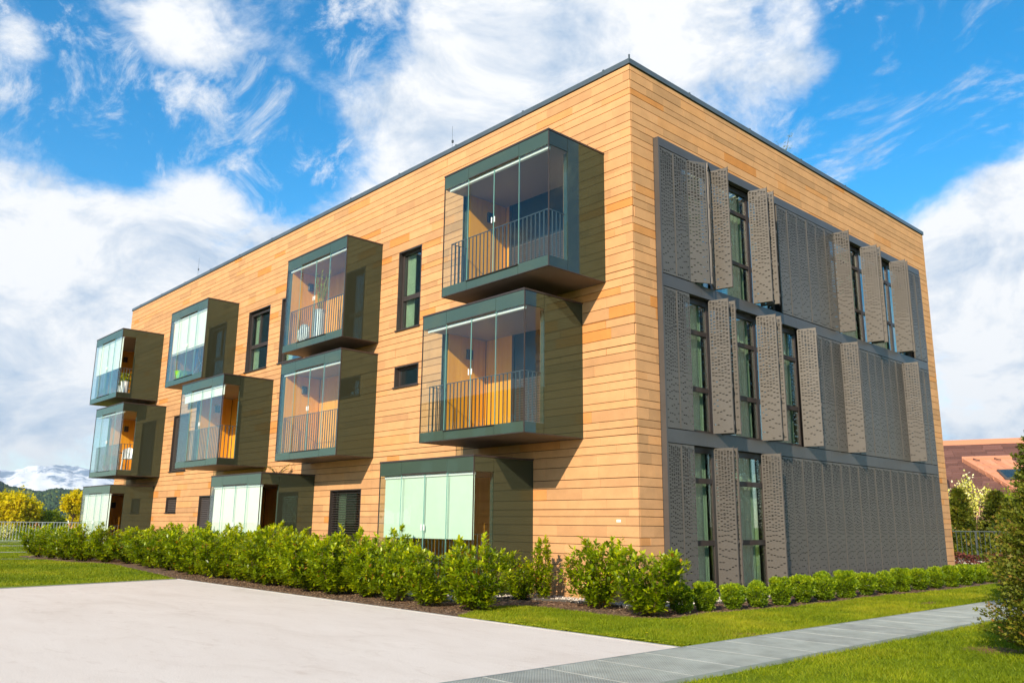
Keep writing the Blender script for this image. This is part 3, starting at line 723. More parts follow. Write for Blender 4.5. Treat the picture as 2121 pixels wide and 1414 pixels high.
def build_screen_frame():
    y0, y1 = .705, 13.395
    f = MB()
    f.box(.001, FX+.004, y0, y0+.035, G+.13, 9.423); f.box(.001, FX+.004, y1-.03, y1+.005, G+.13, 9.423)
    f.box(.001, FX+.004, y0+.036, y1-.031, 9.24, 9.423)
    f.build('screen_frame', M['sframe'], house)
    for a, b in ((6.351, 6.591), (3.351, 3.607)):
        n = 10; w = (y1-y0-.07)/n
        for k in range(n):
            q = MB(); q.box(.001, FX+.004, y0+.037+k*w+.0015, y0+.037+(k+1)*w-.0015, a, b); q.build('floor_band', M['sframe'], house)
    # back of the cavity behind the flat screens
    q = MB()
    cav = [(3, .745, 1.62), (3, 5.15, 8.0), (3, 12.6, 13.36), (2, .745, 1.58), (2, 5.98, 13.36), (1, .745, 1.56), (1, 4.25, 13.36)]
    for r_, a, b in cav: q.box(-.30, -.25, a, b, ROWS[r_][0]-.01, ROWS[r_][1]+.012)
    q.build('cavity_back', M['membrane'], house)
    # windows between
    tr = {3: (8.60, 8.69, 7.42, 7.50), 2: (5.60, 5.69, 4.44, 4.54), 1: (2.65, 2.75, 1.48, 1.58)}
    spans = {3: [1.625, 2.62, 4.15, 5.145], 2: [1.585, 2.40, 4.20, 5.975], 1: [1.565, 2.40, 4.245]}
    spans3b = [8.005, 9.66, 11.48, 12.595]
    def win(r_, a, b):
        z0, z1 = ROWS[r_]; t = tr[r_]; w = .05
        o = MB(); o.box(-.11, -.03, a, a+w, z0, z1); o.box(-.11, -.03, b-w, b, z0, z1)
        o.box(-.11, -.03, a+w+.001, b-w-.001, z1-.10, z1+.01); o.box(-.11, -.02, a+w+.001, b-w-.001, z0-.01, z0+.05)
        o = o.build('window', M['frame'], house, (0, (a+b)/2, z0))
        q = MB(); q.box(-.10, -.035, a+w+.001, b-w-.001, t[0], t[1]); q.build('transom', M['frame'], o)
        q = MB(); q.box(-.10, -.035, a+w+.001, b-w-.001, t[2], t[3]); q.build('transom', M['frame'], o)
        for lo, hi in ((z0+.051, t[2]-.001), (t[3]+.001, t[0]-.001), (t[1]+.001, z1-.101)):
            q = MB(); q.box(-.075, -.063, a+w+.002, b-w-.002, lo, hi); q.build('pane', M['winglass'], o)
        q = MB(); n = 12; c0 = a+(b-a)*.42; c1 = b-.02
        for k in range(n):
            ya = c0+(c1-c0)*k/n; yb_ = c0+(c1-c0)*(k+1)/n; xa = -.20-.035*(k % 2); xb = -.235+.035*(k % 2)
            q.hexa([(xa-.01, ya, z0), (xa, ya, z0), (xb, yb_, z0), (xb-.01, yb_, z0), (xa-.01, ya, z1-.02), (xa, ya, z1-.02), (xb, yb_, z1-.02), (xb-.01, yb_, z1-.02)])
        q.build('curtain', M['curtain'], o)
    for r_, sp in list(spans.items())+[(3, spans3b)]:
        for a, b in zip(sp, sp[1:]): win(r_, a+.002, b-.002)
    # rooms
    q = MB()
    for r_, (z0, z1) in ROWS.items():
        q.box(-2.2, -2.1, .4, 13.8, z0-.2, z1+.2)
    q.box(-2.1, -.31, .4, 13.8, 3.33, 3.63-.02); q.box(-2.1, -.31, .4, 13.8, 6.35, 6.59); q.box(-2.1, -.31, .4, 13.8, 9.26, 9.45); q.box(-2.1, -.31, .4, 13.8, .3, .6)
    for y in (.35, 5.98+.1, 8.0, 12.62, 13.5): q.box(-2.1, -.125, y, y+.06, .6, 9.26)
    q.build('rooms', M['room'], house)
build_screen_frame()

# ------------------------------------------------------------------ ground
def build_ground():
    mb = MB(); n = 1
    mb.quad((-9000, -3000, G), (3000, -3000, G), (3000, 9000, G), (-9000, 9000, G))
    struct(mb.build('lawn_ground', M['lawn']))
    def sheet(name, pts, z, mat, h=.0):
        m = MB(); m.poly([(x, y, z) for x, y in pts]); return struct(m.build(name, mat))
    sheet('paving', [(-10.66, -3.80), (3.62, -3.80), (3.62, -40), (-1.5, -40)], G+.012, M['paving'])
    k = MB()
    def strip(a, b, w, z0, z1):
        a = Vector((*a, 0)); b = Vector((*b, 0)); d = (b-a).normalized(); nrm = Vector((-d.y, d.x, 0))*w
        k.hexa([(a.x, a.y, z0), (b.x, b.y, z0), (b.x+nrm.x, b.y+nrm.y, z0), (a.x+nrm.x, a.y+nrm.y, z0), (a.x, a.y, z1), (b.x, b.y, z1), (b.x+nrm.x, b.y+nrm.y, z1), (a.x+nrm.x, a.y+nrm.y, z1)])
    strip((-10.66, -3.80), (3.64, -3.80), .05, G-.1, G+.022); strip((-1.5, -40), (-10.71, -3.78), .05, G-.1, G+.021)
    struct(k.build('paving_edging', M['kerb']))
    # planting beds
    bedL = [(-.39, -3.75), (-1.17, -2.61), (-1.12, -1.85), (-.32, -1.68), (.66, -1.80), (1.40, -1.85), (1.62, -1.2), (1.56, -.2), (1.70, 1.04), (1.77, 2.01), (1.80, 3.46), (1.66, 5.65), (1.75, 7.17), (1.85, 8.96), (1.70, 12.2), (1.75, 16), (-.0, 17), (-.0, 14.4), (.15, 14.3), (.15, -.15), (-.1, -.3), (-27, -.3), (-28, -1.5), (-26.5, -3.5), (-25.08, -3.75), (-22.99, -3.5), (-20.69, -3.35), (-19.0, -2.6), (-15.4, -3.1), (-12.8, -3.45), (-10.72, -3.75)]
    sheet('planting_bed', bedL, G+.010, M['mulch'])
    # gravel margin along the walls with steel edging
    gr = [(-12, -2.30), (-2.35, -2.30), (-2.25, -1.0), (-1.11, -.66), (.55, -.72), (.72, -.55), (.72, 14.2), (.10, 14.2), (.10, -.02), (-12, -.02)]
    sheet('gravel_margin', gr, G+.016, M['pit'])
    k = MB()
    for a, b in zip(gr[:7], gr[1:7]): strip(a, b, .006, G, G+.05)
    struct(k.build('steel_edging', M['edging']))
    # far strips of path across the left lawn
    k = MB()
    for a, b, w in (((-40.3, -3.2), (-40.0, 6), .9), ((-31.0, -5.2), (-30.0, -.2), .5), ((-24.2, -5.6), (-23.4, -3.72), .28), ((-50, -4.0), (-43.8, 6.3), .7)):
        a = Vector((*a, 0)); b = Vector((*b, 0)); d = (b-a).normalized(); a = a-d*12; q = Vector((-d.y, d.x, 0))*w
        k.quad((a.x, a.y, G+.02), (b.x, b.y, G+.02), (b.x+q.x, b.y+q.y, G+.02), (a.x+q.x, a.y+q.y, G+.02))
    struct(k.build('side_paths', M['kerb']))
    return bedL, gr
BED, GRAVEL = build_ground()

def inside(px, py, poly):
    px = np.asarray(px); py = np.asarray(py); c = np.zeros(px.shape, bool); n = len(poly); j = n-1
    for i in range(n):
        xi, yi = poly[i]; xj, yj = poly[j]
        m = ((yi > py) != (yj > py)) & (px < (xj-xi)*(py-yi)/((yj-yi)+1e-12)+xi); c ^= m; j = i
    return c

def build_path():
    pa = thing('grating_path', 'galvanised steel grating walkway running past the lawn to the right', 'walkway', (4.25, -3, G))
    m = MB(); m.box(3.66, 4.80, -14, 16, G-.05, G+.006); m.build('path_bed', M['pit'], pa)
    m = MB(); m.box(3.640, 3.654, -14, 16, G, G+.040); m.box(4.806, 4.820, -14, 16, G, G+.040); m.build('path_edging', M['galv'], pa)
    W_, L_ = 1.14, .745
    b = MB()
    for k in range(int(W_/.0335)+1): x = min(k*.0335, W_-.003); b.box(x, x+.003, 0, L_-.006, .0, .028)
    for k in range(int(L_/.0335)+1): y = min(k*.0335, L_-.010); b.box(0, W_, y, y+.0025, .004, .0275)
    b.mi = 1
    b.box(0, W_, .0005, .014, .0, .0305)
    mes = []
    for g_ in ('galv', 'galv', 'galv3'):
        ob = b.build('grating_panel', [M[g_], M['galv2']], None); mes.append(ob.data); bpy.data.objects.remove(ob)
    y = -7.51-6*.745
    while y < 15.2:
        o = place('grating_panel', R.choice(mes), pa, (3.662, y, G+.009+R.uniform(0, .002))); y += L_
build_path()

# loose stuff: pebbles, bark chips, grass
def scatter_boxes(name, n, region, size, mat, z, test=None, seed=1, ico=False):
    rs = np.random.RandomState(seed); x0, x1, y0, y1 = region
    X = rs.uniform(x0, x1, n*3); Y = rs.uniform(y0, y1, n*3)
    ok = test(X, Y); X = X[ok][:n]; Y = Y[ok][:n]; n = len(X)
    if ico:
        t = (1+5**.5)/2; v = np.array([(-1, t, 0), (1, t, 0), (-1, -t, 0), (1, -t, 0), (0, -1, t), (0, 1, t), (0, -1, -t), (0, 1, -t), (t, 0, -1), (t, 0, 1), (-t, 0, -1), (-t, 0, 1)])/1.9
        f = np.array([(0, 11, 5), (0, 5, 1), (0, 1, 7), (0, 7, 10), (0, 10, 11), (1, 5, 9), (5, 11, 4), (11, 10, 2), (10, 7, 6), (7, 1, 8), (3, 9, 4), (3, 4, 2), (3, 2, 6), (3, 6, 8), (3, 8, 9), (4, 9, 5), (2, 4, 11), (6, 2, 10), (8, 6, 7), (9, 8, 1)])
    else:
        v = np.array([(-1, -1, 0), (1, -.6, 0), (.8, 1, 0), (-.9, .7, 0), (0, 0, .35)], float); f = np.array([(0, 1, 4), (1, 2, 4), (2, 3, 4), (3, 0, 4)])
    sc = rs.uniform(.5, 1, (n, 1, 1))*size*rs.uniform(.6, 1.2, (n, 1, 3)); P = v[None]*sc
    a = rs.uniform(0, 6.28, n); ti = rs.normal(0, .3, n)
    ca, sa = np.cos(a)[:, None], np.sin(a)[:, None]
    x = P[..., 0]*ca-P[..., 1]*sa; y = P[..., 0]*sa+P[..., 1]*ca; zz = P[..., 2]+x*ti[:, None]*.6
    V = np.stack([x+X[:, None], y+Y[:, None], zz+z+np.abs(rs.normal(0, size*.3, n))[:, None]], -1).reshape(-1, 3)
    F = (f[None]+(np.arange(n)*len(v))[:, None, None]).reshape(-1, 3)
    me = fast_mesh(name, V, F, mat, np.repeat(rs.uniform(0, 1, n), len(f)))
    return place(name, me)
g1 = stuff(scatter_boxes('pebbles', 7000, (-7, .8, -2.4, 9), .026, M['pebble'], G+.022, lambda x, y: inside(x, y, GRAVEL) & ((y > -9) & ~((x < -2.66) & (y > -1.6))), 3, True)); tag(g1, 'pale pebbles filling the margin along the foot of the walls', 'gravel')
g2 = stuff(scatter_boxes('bark_chips', 26000, (-13, 2, -3.8, 9), .020, M['chip'], G+.012, lambda x, y: inside(x, y, BED) & ~inside(x, y, GRAVEL), 4)); tag(g2, 'brown bark chips covering the planting bed under the hedge', 'bark mulch')

def build_grass():
    rs = np.random.RandomState(9); cam = np.array(CAM_POS)
    pav = [(-10.7, -3.74), (3.66, -3.74), (3.66, -40), (-1.5, -40)]
    Xs, Ys = [], []
    for (x0, x1, y0, y1, n) in ((4.82, 8.6, -8, 3, 130000), (4.82, 8, 3, 12, 45000), (1.2, 3.65, -3.8, 6, 120000), (-1.4, 1.6, -3.8, -1.5, 45000), (1.6, 3.65, 6, 18, 45000), (-30, -10.6, -9, -2.4, 120000), (-50, -29, -14, 5, 70000)):
        Xs.append(rs.uniform(x0, x1, n)); Ys.append(rs.uniform(y0, y1, n))
    X = np.concatenate(Xs); Y = np.concatenate(Ys)
    cl = np.sin(X*3.1+1.3*np.sin(Y*2.3))*np.sin(Y*3.7+np.sin(X*4.1))
    ok = ~inside(X, Y, pav) & ~inside(X, Y, BED) & ~((X > 3.655) & (X < 4.805)) & (rs.uniform(0, 1, len(X)) < .72+.38*cl)
    worn = np.exp(-((X-3.62)/.16)**2)*(np.sin(Y*1.7+1)*np.sin(Y*4.3) > .05) + np.exp(-(((X-3.3)/.22)**2+((Y+2.1)/.3)**2)) + np.exp(-(((X-5.9)/.35)**2+((Y+1.0)/.4)**2)) + np.exp(-(((X-2.9)/.25)**2+((Y-4.6)/.9)**2))
    ok &= rs.uniform(0, 1, len(X)) > worn*.85
    X, Y, cl = X[ok], Y[ok], cl[ok]; n = len(X)
    dist = np.hypot(X-cam[0], Y-cam[1]); a = rs.uniform(0, 6.28, n); h = rs.uniform(.018, .048, n)*(1+.25*cl); w = .0022+.0011*dist*.25
    lean = rs.normal(0, .022, (n, 2))
    V = np.zeros((n, 3, 3)); V[:, 0, 0] = X-np.cos(a)*w; V[:, 0, 1] = Y-np.sin(a)*w; V[:, 1, 0] = X+np.cos(a)*w; V[:, 1, 1] = Y+np.sin(a)*w
    V[:, :2, 2] = G; V[:, 2, 0] = X+lean[:, 0]; V[:, 2, 1] = Y+lean[:, 1]; V[:, 2, 2] = G+h
    patch = np.sin(X*.9+2*np.sin(Y*.5))*np.cos(Y*.8+X*.3)
    t = np.clip(.45+.28*patch+.12*cl+rs.normal(0, .17, n), 0, 1)
    me = fast_mesh('grass_blades', V.reshape(-1, 3), np.arange(n*3).reshape(-1, 3), M['blade'], t)
    o = stuff(place('grass_blades', me)); tag(o, 'short green grass blades of the mown lawns', 'grass')
    # broad leaved weeds at the paving edge and dandelions
    mb = MB()
    for k in range(70):
        x = R.uniform(.2, 3.5); y = -3.72+abs(R.gauss(0, .10)); mb.tint = R.uniform(.5, .9)
        for j in range(7):
            an = R.uniform(0, 6.28); l = R.uniform(.03, .075); c, s_ = math.cos(an), math.sin(an); w_ = l*.28
            mb.poly([(x, y, G+.012), (x+c*l*.5-s_*w_, y+s_*l*.5+c*w_, G+.035), (x+c*l, y+s_*l, G+.03), (x+c*l*.5+s_*w_, y+s_*l*.5-c*w_, G+.035)])
    o = stuff(mb.build('lawn_weeds', M['fresh'])); tag(o, 'broad leaved weeds growing along the edge of the pale paving', 'weeds')
build_grass()
def dandelion(x, y, lab):
    t = thing('dandelion', lab, 'flower', (x, y, G), 'yellow dandelions in the lawn')
    MB().tube([(x, y, G), (x+.004, y, G+.055)], .0025, 5).build('stem', M['stem'], t)
    q = MB(); q.tint = .9
    for k in range(12):
        a = k*math.pi/6; q.poly([(x+.004, y, G+.057), (x+.004+.018*math.cos(a-.25), y+.018*math.sin(a-.25), G+.063), (x+.004+.021*math.cos(a), y+.021*math.sin(a), G+.062), (x+.004+.018*math.cos(a+.25), y+.018*math.sin(a+.25), G+.063)])
    q.build('petal_head', M['yellow'], t)
dandelion(2.72, -3.30, 'yellow dandelion nearest the tip of the paving in the near lawn')
dandelion(.62, -3.35, 'yellow dandelion by the paving edge below the corner shrubs')
dandelion(-.28, -3.05, 'yellow dandelion closest to the bark bed in the near lawn')
dandelion(-13.2, -5.0, 'yellow dandelion in the left lawn')

# ------------------------------------------------------------------ plants
def leaf_tpl():
    # a folded laurel leaf along +x, unit length
    v = np.array([(0, 0, 0), (.28, .17, .035), (.28, 0, 0), (.28, -.17, .035), (.68, .16, .02), (.68, 0, -.02), (.68, -.16, .02), (1, 0, -.08)])
    f = np.array([(0, 2, 1), (0, 3, 2), (1, 2, 5), (1, 5, 4), (2, 3, 6), (2, 6, 5), (4, 5, 7), (5, 6, 7)])
    return v, f
def oriented(base, dirs, ups, tpl, length, widthf):
    v, f = tpl; n = len(base); d = dirs/np.linalg.norm(dirs, axis=1, keepdims=True)
    s = np.cross(ups, d); s /= np.linalg.norm(s, axis=1, keepdims=True)+1e-9; u = np.cross(d, s)
    V = base[:, None]+length[:, None, None]*(v[None, :, 0:1]*d[:, None]+v[None, :, 1:2]*widthf*s[:, None]+v[None, :, 2:3]*u[:, None])
    F = f[None]+(np.arange(n)*len(v))[:, None, None]
    return V.reshape(-1, 3), F.reshape(-1, f.shape[1])
def laurel_mesh(seed, height=1.2, rad=.42, clusters=560, thin=False, leaf=.094):
    rs = np.random.RandomState(seed); stem = MB(); base = []; dirs = []; tt = []; ln = []
    nst = 11 if not thin else 4
    tips = []
    for k in range(nst):
        a = 6.28*k/nst+rs.uniform(-.3, .3); r = rad*rs.uniform(.35, 1.0) if not thin else rad*rs.uniform(.1, .5)
        h = height*rs.uniform(.72, 1.04)*(1-.22*(r/rad)); top = Vector((math.cos(a)*r, math.sin(a)*r, h))
        p0 = Vector((math.cos(a)*.04, math.sin(a)*.04, 0)); mid = p0.lerp(top, .45)+Vector((math.cos(a)*r*.25, math.sin(a)*r*.25, 0))
        pts = [p0, p0.lerp(mid, .5)+Vector((rs.normal(0, .02), rs.normal(0, .02), 0)), mid, mid.lerp(top, .5), top]
        stem.tube(pts, [.011, .009, .007, .005, .003], 5); tips.append(pts)
    n_per = clusters//nst
    for pts in tips:
        for j in range(n_per):
            t = rs.uniform(.04, 1.0)**.9*4; i = min(3, int(t)); p = pts[i].lerp(pts[i+1], t-i)
            env = math.sin(min(1, max(.12, p.z/height))*math.pi*.80+.25)
            off = Vector((rs.normal(), rs.normal(), rs.normal()*.7)).normalized()*rs.uniform(.0, .20)*max(.3, env)*(rad/.42)
            if t > 3.75: off *= .15
            q = p+off
            if q.z < .05: q.z = .05+rs.uniform(0, .1)
            out = Vector((q.x, q.y, 0)); out = out.normalized() if out.length > 1e-3 else Vector((1, 0, 0))
            ax = (out*rs.uniform(.2, 1.0)+Vector((0, 0, rs.uniform(.25, 1.2)))+off*2).normalized()
            if t > 3.75: ax = (Vector((0, 0, 1))+out*.3).normalized()
            young = rs.uniform() < .30 or t > 3.7
            for m in range(7):
                an = m*2.399+rs.uniform(-.3, .3); e = ax.orthogonal().normalized(); g_ = ax.cross(e)
                rad_d = e*math.cos(an)+g_*math.sin(an); dd = (ax*(.35+.12*m)+rad_d*(1.0-.09*m))
                base.append(q+ax*.012*m); dirs.append(dd); tt.append(np.clip((.62 if young else .32)+rs.normal(0, .13), 0, .95) if rs.uniform() > .012 else 1.0); ln.append(leaf*rs.uniform(.65, 1.15)*(.8 if young else 1))
    V, F = oriented(np.array([tuple(b) for b in base]), np.array([tuple(d) for d in dirs]), np.tile([[0, 0, 1.0]], (len(base), 1))+rs.normal(0, .2, (len(base), 3)), leaf_tpl(), np.array(ln), 1.15)
    me = fast_mesh('foliage', V, F, M['laurel'], np.repeat(tt, 8), True)
    return me, stem
def proto(name, me, stem, label, cat, group, stemmat):
    t = thing(name, label, cat, (0, 0, 0), group)
    place('foliage', me, t); stem.build('stem', stemmat, t, (0, 0, 0), True); return t
LG = 'cherry laurel shrubs of the hedge'
PL = [proto('laurel_shrub', *laurel_mesh(31+k), 'x', 'shrub', LG, M['stem']) for k in range(4)]
PL.append(proto('laurel_shrub', *laurel_mesh(77, 1.35, .26, 230, True), 'x', 'shrub', LG, M['stem']))
used = set()
def shrub(x, y, h, w, v, rz, label):
    p = PL[v]; H = 1.35 if v == 4 else 1.2; Wd = .26 if v == 4 else .50
    s = (w/2/Wd, w/2/Wd, h/H)
    if v in used: o = copy_thing(p, (x, y, G), rz, s)
    else: used.add(v); o = p; o.location = (x, y, G); o.rotation_euler = (0, 0, rz); o.scale = s
    o['label'] = label; o['category'] = 'shrub'; o['group'] = LG
ORD = ['first', 'second', 'third', 'fourth', 'fifth', 'sixth', 'seventh', 'eighth', 'ninth', 'tenth', 'eleventh', 'twelfth', 'thirteenth', 'fourteenth', 'fifteenth', 'sixteenth', 'seventeenth', 'eighteenth', 'nineteenth', 'twentieth', 'twenty-first', 'twenty-second', 'twenty-third', 'twenty-fourth', 'twenty-fifth', 'twenty-sixth', 'twenty-seventh', 'twenty-eighth']
near = [(1.24, -1.38, 1.20, 1.22, 0, 'glossy laurel shrub standing in front of the building corner'),
        (.02, -1.08, 1.24, 1.26, 1, 'bushy laurel shrub just left of the building corner'),
        (-1.66, -.72, 1.18, .50, 4, 'tall thin laurel shrub alone against the sunlit stone wall'),
        (-2.0, -1.0, .84, .85, 2, 'low laurel shrub leaning left beside the thin one'),
        (-1.02, -2.88, 1.20, 1.22, 3, 'full laurel shrub in front of the olive side of the ground floor balcony'),
        (-1.98, -3.02, 1.14, 1.15, 0, 'laurel shrub below the right edge of the pale green blind'),
        (-3.0, -3.02, 1.14, 1.1, 1, 'laurel shrub below the middle of the pale green blind'),
        (-4.05, -2.92, 1.14, 1.2, 2, 'laurel shrub below the left edge of the pale green blind')]
for k, (x, y, h, w, v, lab) in enumerate(near): shrub(x, y, h, w, v, k*1.37, lab)
row = [(-4.9, -3.0), (-5.75, -3.02), (-6.65, -2.95), (-7.6, -2.92), (-8.5, -2.85), (-9.45, -2.80), (-10.35, -2.85), (-11.3, -2.72), (-12.3, -2.75), (-13.4, -2.6), (-14.6, -2.45), (-15.9, -2.45), (-17.3, -2.2), (-18.8, -2.1), (-20.1, -2.45), (-21.3, -2.75), (-22.6, -2.95), (-24.0, -3.05), (-25.3, -3.1)]
for k, (x, y) in enumerate(row):
    far_ = k >= 13; h = 1.20+R.uniform(-.05, .09)+(.06 if 2 < k < 13 else 0)
    lab = '%s laurel shrub of the front hedge row, counting left from the green blind' % ORD[k]
    shrub(x, y, h, 1.42+(.12 if k > 8 else 0), k % 4, k*2.1+.5, lab)
row2 = [(-4.6, -2.0), (-6.0, -2.05), (-7.3, -1.95), (-8.6, -1.9), (-9.9, -1.85), (-11.0, -1.95), (-12.4, -1.95), (-13.8, -1.9)]
for k, (x, y) in enumerate(row2):
    shrub(x, y, 1.28+R.uniform(-.05, .06), 1.25, (k+2) % 4, k*1.7, '%s laurel shrub of the back hedge row, counting left from the green blind' % ORD[k])

def boxball_mesh(seed):
    rs = np.random.RandomState(seed); n = 2500
    d = rs.normal(0, 1, (n, 3)); d /= np.linalg.norm(d, axis=1, keepdims=True)
    lump = 1+.10*np.sin(d[:, 0]*6+seed)*np.sin(d[:, 1]*5+1)+.09*np.sin(d[:, 2]*8+seed*2)
    r = lump*rs.uniform(.62, 1.0, n)**.5
    P = d*r[:, None]*np.array([.195, .195, .215]); P[:, 2] += .225; P[:, :2] *= (.72+.36*np.clip(P[:, 2:3]/.42, 0, 1))
    ax = d*np.array([1, 1, .8])+np.array([0, 0, .9])+rs.normal(0, .35, (n, 3)); 
    B = np.repeat(P, 3, 0)+rs.normal(0, .006, (n*3, 3)); A = np.repeat(ax, 3, 0)+rs.normal(0, .55, (n*3, 3))
    v = np.array([(0, 0, 0), (.5, .24, .03), (1, 0, 0), (.5, -.24, .03)]); f = np.array([(0, 3, 2, 1)])
    V, F = oriented(B, A, rs.normal(0, 1, (n*3, 3)), (v, f), rs.uniform(.024, .046, n*3), 1.0)
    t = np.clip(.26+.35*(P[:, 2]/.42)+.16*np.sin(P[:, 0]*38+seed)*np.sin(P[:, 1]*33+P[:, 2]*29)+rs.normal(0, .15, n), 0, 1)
    me = fast_mesh('foliage', V, F, M['box_leaf'], np.repeat(t, 3), True)
    st = MB()
    for k in range(6): a = k*1.05; st.tube([(0, 0, 0), (.05*math.cos(a), .05*math.sin(a), .12), (.14*math.cos(a), .14*math.sin(a), .30)], [.006, .005, .003], 4)
    return me, st
BG = 'row of clipped box balls'
PB = [proto('box_ball', *boxball_mesh(3+k), 'x', 'shrub', BG, M['stem']) for k in range(3)]
balls = [(1.30, -.62), (1.32, -.02), (1.45, .60), (1.50, 1.25), (1.50, 2.02), (1.50, 2.78), (1.52, 3.52), (1.50, 4.45), (1.45, 5.45), (1.45, 6.30), (1.45, 7.12), (1.50, 7.95), (1.50, 8.85), (1.52, 9.75), (1.50, 10.7), (1.45, 11.7), (1.45, 12.6), (1.45, 13.6), (1.45, 14.6)]
for k, (x, y) in enumerate(balls):
    s = R.uniform(.93, 1.1)*(1.06 if k > 4 else 1.0); v = k % 3
    lab = '%s clipped box ball in the row, counting away from the corner laurel' % ORD[k]
    if k < 3: o = PB[v]; o.location = (x, y, G); o.rotation_euler = (0, 0, k); o.scale = (s*1.05, s*1.05, s*1.0)
    else: o = copy_thing(PB[v], (x, y, G), k*1.9, (s*1.05, s*1.05, s*1.0))
    o['label'] = lab; o['category'] = 'shrub'; o['group'] = BG

def cone_tree(name, loc, h, rad, nb, label, cat='conifer', mat='conifer', seed=1, size=.10, top=.0, group=None, tone=0.):
    """evergreen: a trunk with many drooping branch sprays, each spray a fan of small frond faces"""
    rs = np.random.RandomState(seed); t = thing(name, label, cat, loc, group)
    st = MB(); st.tube([(loc[0], loc[1], loc[2]), (loc[0]+.03*h*.2, loc[1], loc[2]+h*.5), (loc[0], loc[1], loc[2]+h*.93)], [.022*h, .014*h, .004*h], 8)
    B = []; A = []; U = []; Lh = []; T = []
    for k in range(nb):
        zz = rs.uniform(.04, 1.0)**1.05; z = zz*h; prof = min(1.0, zz*5+.35)*(1-zz)**.62 + .04
        a = rs.uniform(0, 6.28); lump = 1+.22*math.sin(a*3+zz*9+seed)+.15*math.sin(a*7-zz*13)
        r = rad*prof*lump; d = Vector((math.cos(a), math.sin(a), rs.uniform(.15, .8))); r_in = r*rs.uniform(.25, .6)
        p0 = Vector((math.cos(a)*r_in, math.sin(a)*r_in, z-.1*r)); p1 = Vector((math.cos(a)*r, math.sin(a)*r, z+rs.uniform(-.02, .22)*r+.02))
        if k % 4 == 0: st.tube([(loc[0], loc[1], loc[2]+max(.05, z-.35*r)), tuple(Vector(loc)+p0.lerp(p1, .5))], [.006*h*.6, .002*h*.6], 3, False)
        tone_ = rs.normal(.42+tone, .14)+.18*(rs.uniform(0, 1) < .3)
        nn = 11
        for j in range(nn):
            q = p0.lerp(p1, (j+.5)/nn); side = Vector((-math.sin(a), math.cos(a), 0))*(1 if j % 2 else -1)*rs.uniform(.2, 1.0)
            B.append(tuple(q+Vector(rs.normal(0, .012*h/2.5, 3)))); A.append(tuple((p1-p0).normalized()*.8+side+Vector((0, 0, rs.uniform(-.2, .5)))+Vector(rs.normal(0, .25, 3)))); U.append(rs.normal(0, 1, 3)+np.array([0, 0, 1.2]))
            Lh.append(size*rs.uniform(.6, 1.2)); T.append(np.clip(tone_+.02*j+(.5 if rs.uniform() < .02 else 0), 0, 1))
    v = np.array([(0, 0, 0), (.35, .16, 0), (.55, .42, .02), (.62, .12, 0), (1, 0, .04), (.62, -.12, 0), (.5, -.4, .02), (.33, -.16, 0)]); f = np.array([(0, 3, 2, 1), (0, 5, 4, 3), (0, 7, 6, 5)])
    V, F = oriented(np.array(B), np.array(A), np.array(U), (v, f), np.array(Lh), 1.0)
    place('foliage', fast_mesh('foliage', V, F, M[mat], np.repeat(T, 3)), t, loc)
    st.build('trunk', M['bark'], t, loc, True); return t
cone_tree('arborvitae', (6.62, -1.22, G), 1.95, .70, 2500, 'loose olive green arborvitae cut by the right edge of the photo', seed=4, size=.052, tone=.06)
cone_tree('arborvitae', (5.15, 4.9, G), 3.1, 1.08, 2300, 'taller dark arborvitae standing behind the one at the right edge', seed=8, size=.085, tone=-.10)

def leafy_tree(name, loc, h, rad, zc, trunk_h, n, label, mat, seed, size, cat='tree', lean=(0, 0), flat=.8, group=None, gap=.5):
    rs = np.random.RandomState(seed); t = thing(name, label, cat, loc, group); st = MB(); L0 = Vector(loc)
    tp = Vector((lean[0], lean[1], trunk_h)); st.tube([L0, L0+tp*.5+Vector((.01*h, 0, 0)), L0+tp], [.020*h, .016*h, .012*h], 8)
    cen = L0+Vector((lean[0]*1.2, lean[1]*1.2, zc)); B = []; A = []; S = []; T = []
    nb = 46
    for k in range(nb):
        d = Vector(rs.normal(0, 1, 3)); d.z = d.z*.9+.25; d.normalize()
        tip = cen+Vector((d.x*rad, d.y*rad, d.z*(h-zc)*1.0 if d.z > 0 else d.z*(zc-trunk_h)*1.0))*rs.uniform(.62, 1.02)
        mid = (L0+tp).lerp(tip, .5)+Vector((0, 0, -.05*h)); st.tube([L0+tp*rs.uniform(.82, 1), mid, tip], [.007*h, .004*h, .0015*h], 4, False)
        tone = rs.normal(.5, .16)
        for j in range(n//nb):
            q = (mid.lerp(tip, rs.uniform(.35, 1.0)))+Vector(rs.normal(0, 1, 3))*rad*.13*rs.uniform(.3, 1.2)
            B.append(tuple(q)); A.append(rs.normal(0, 1, 3)); S.append(size*rs.uniform(.6, 1.3)); T.append(np.clip(tone+rs.normal(0, .14), 0, 1))
    v = np.array([(0, 0, 0), (.5, .32, .03), (1, 0, 0), (.5, -.32, .03)]); f = np.array([(0, 3, 2, 1)])
    V, F = oriented(np.array(B), np.array(A), rs.normal(0, 1, (len(B), 3)), (v, f), np.array(S), 1.0)
    place('crown', fast_mesh('crown', V-np.array(loc), F, M[mat], T), t, loc); st.build('trunk', M['bark'], t, loc, True); return t

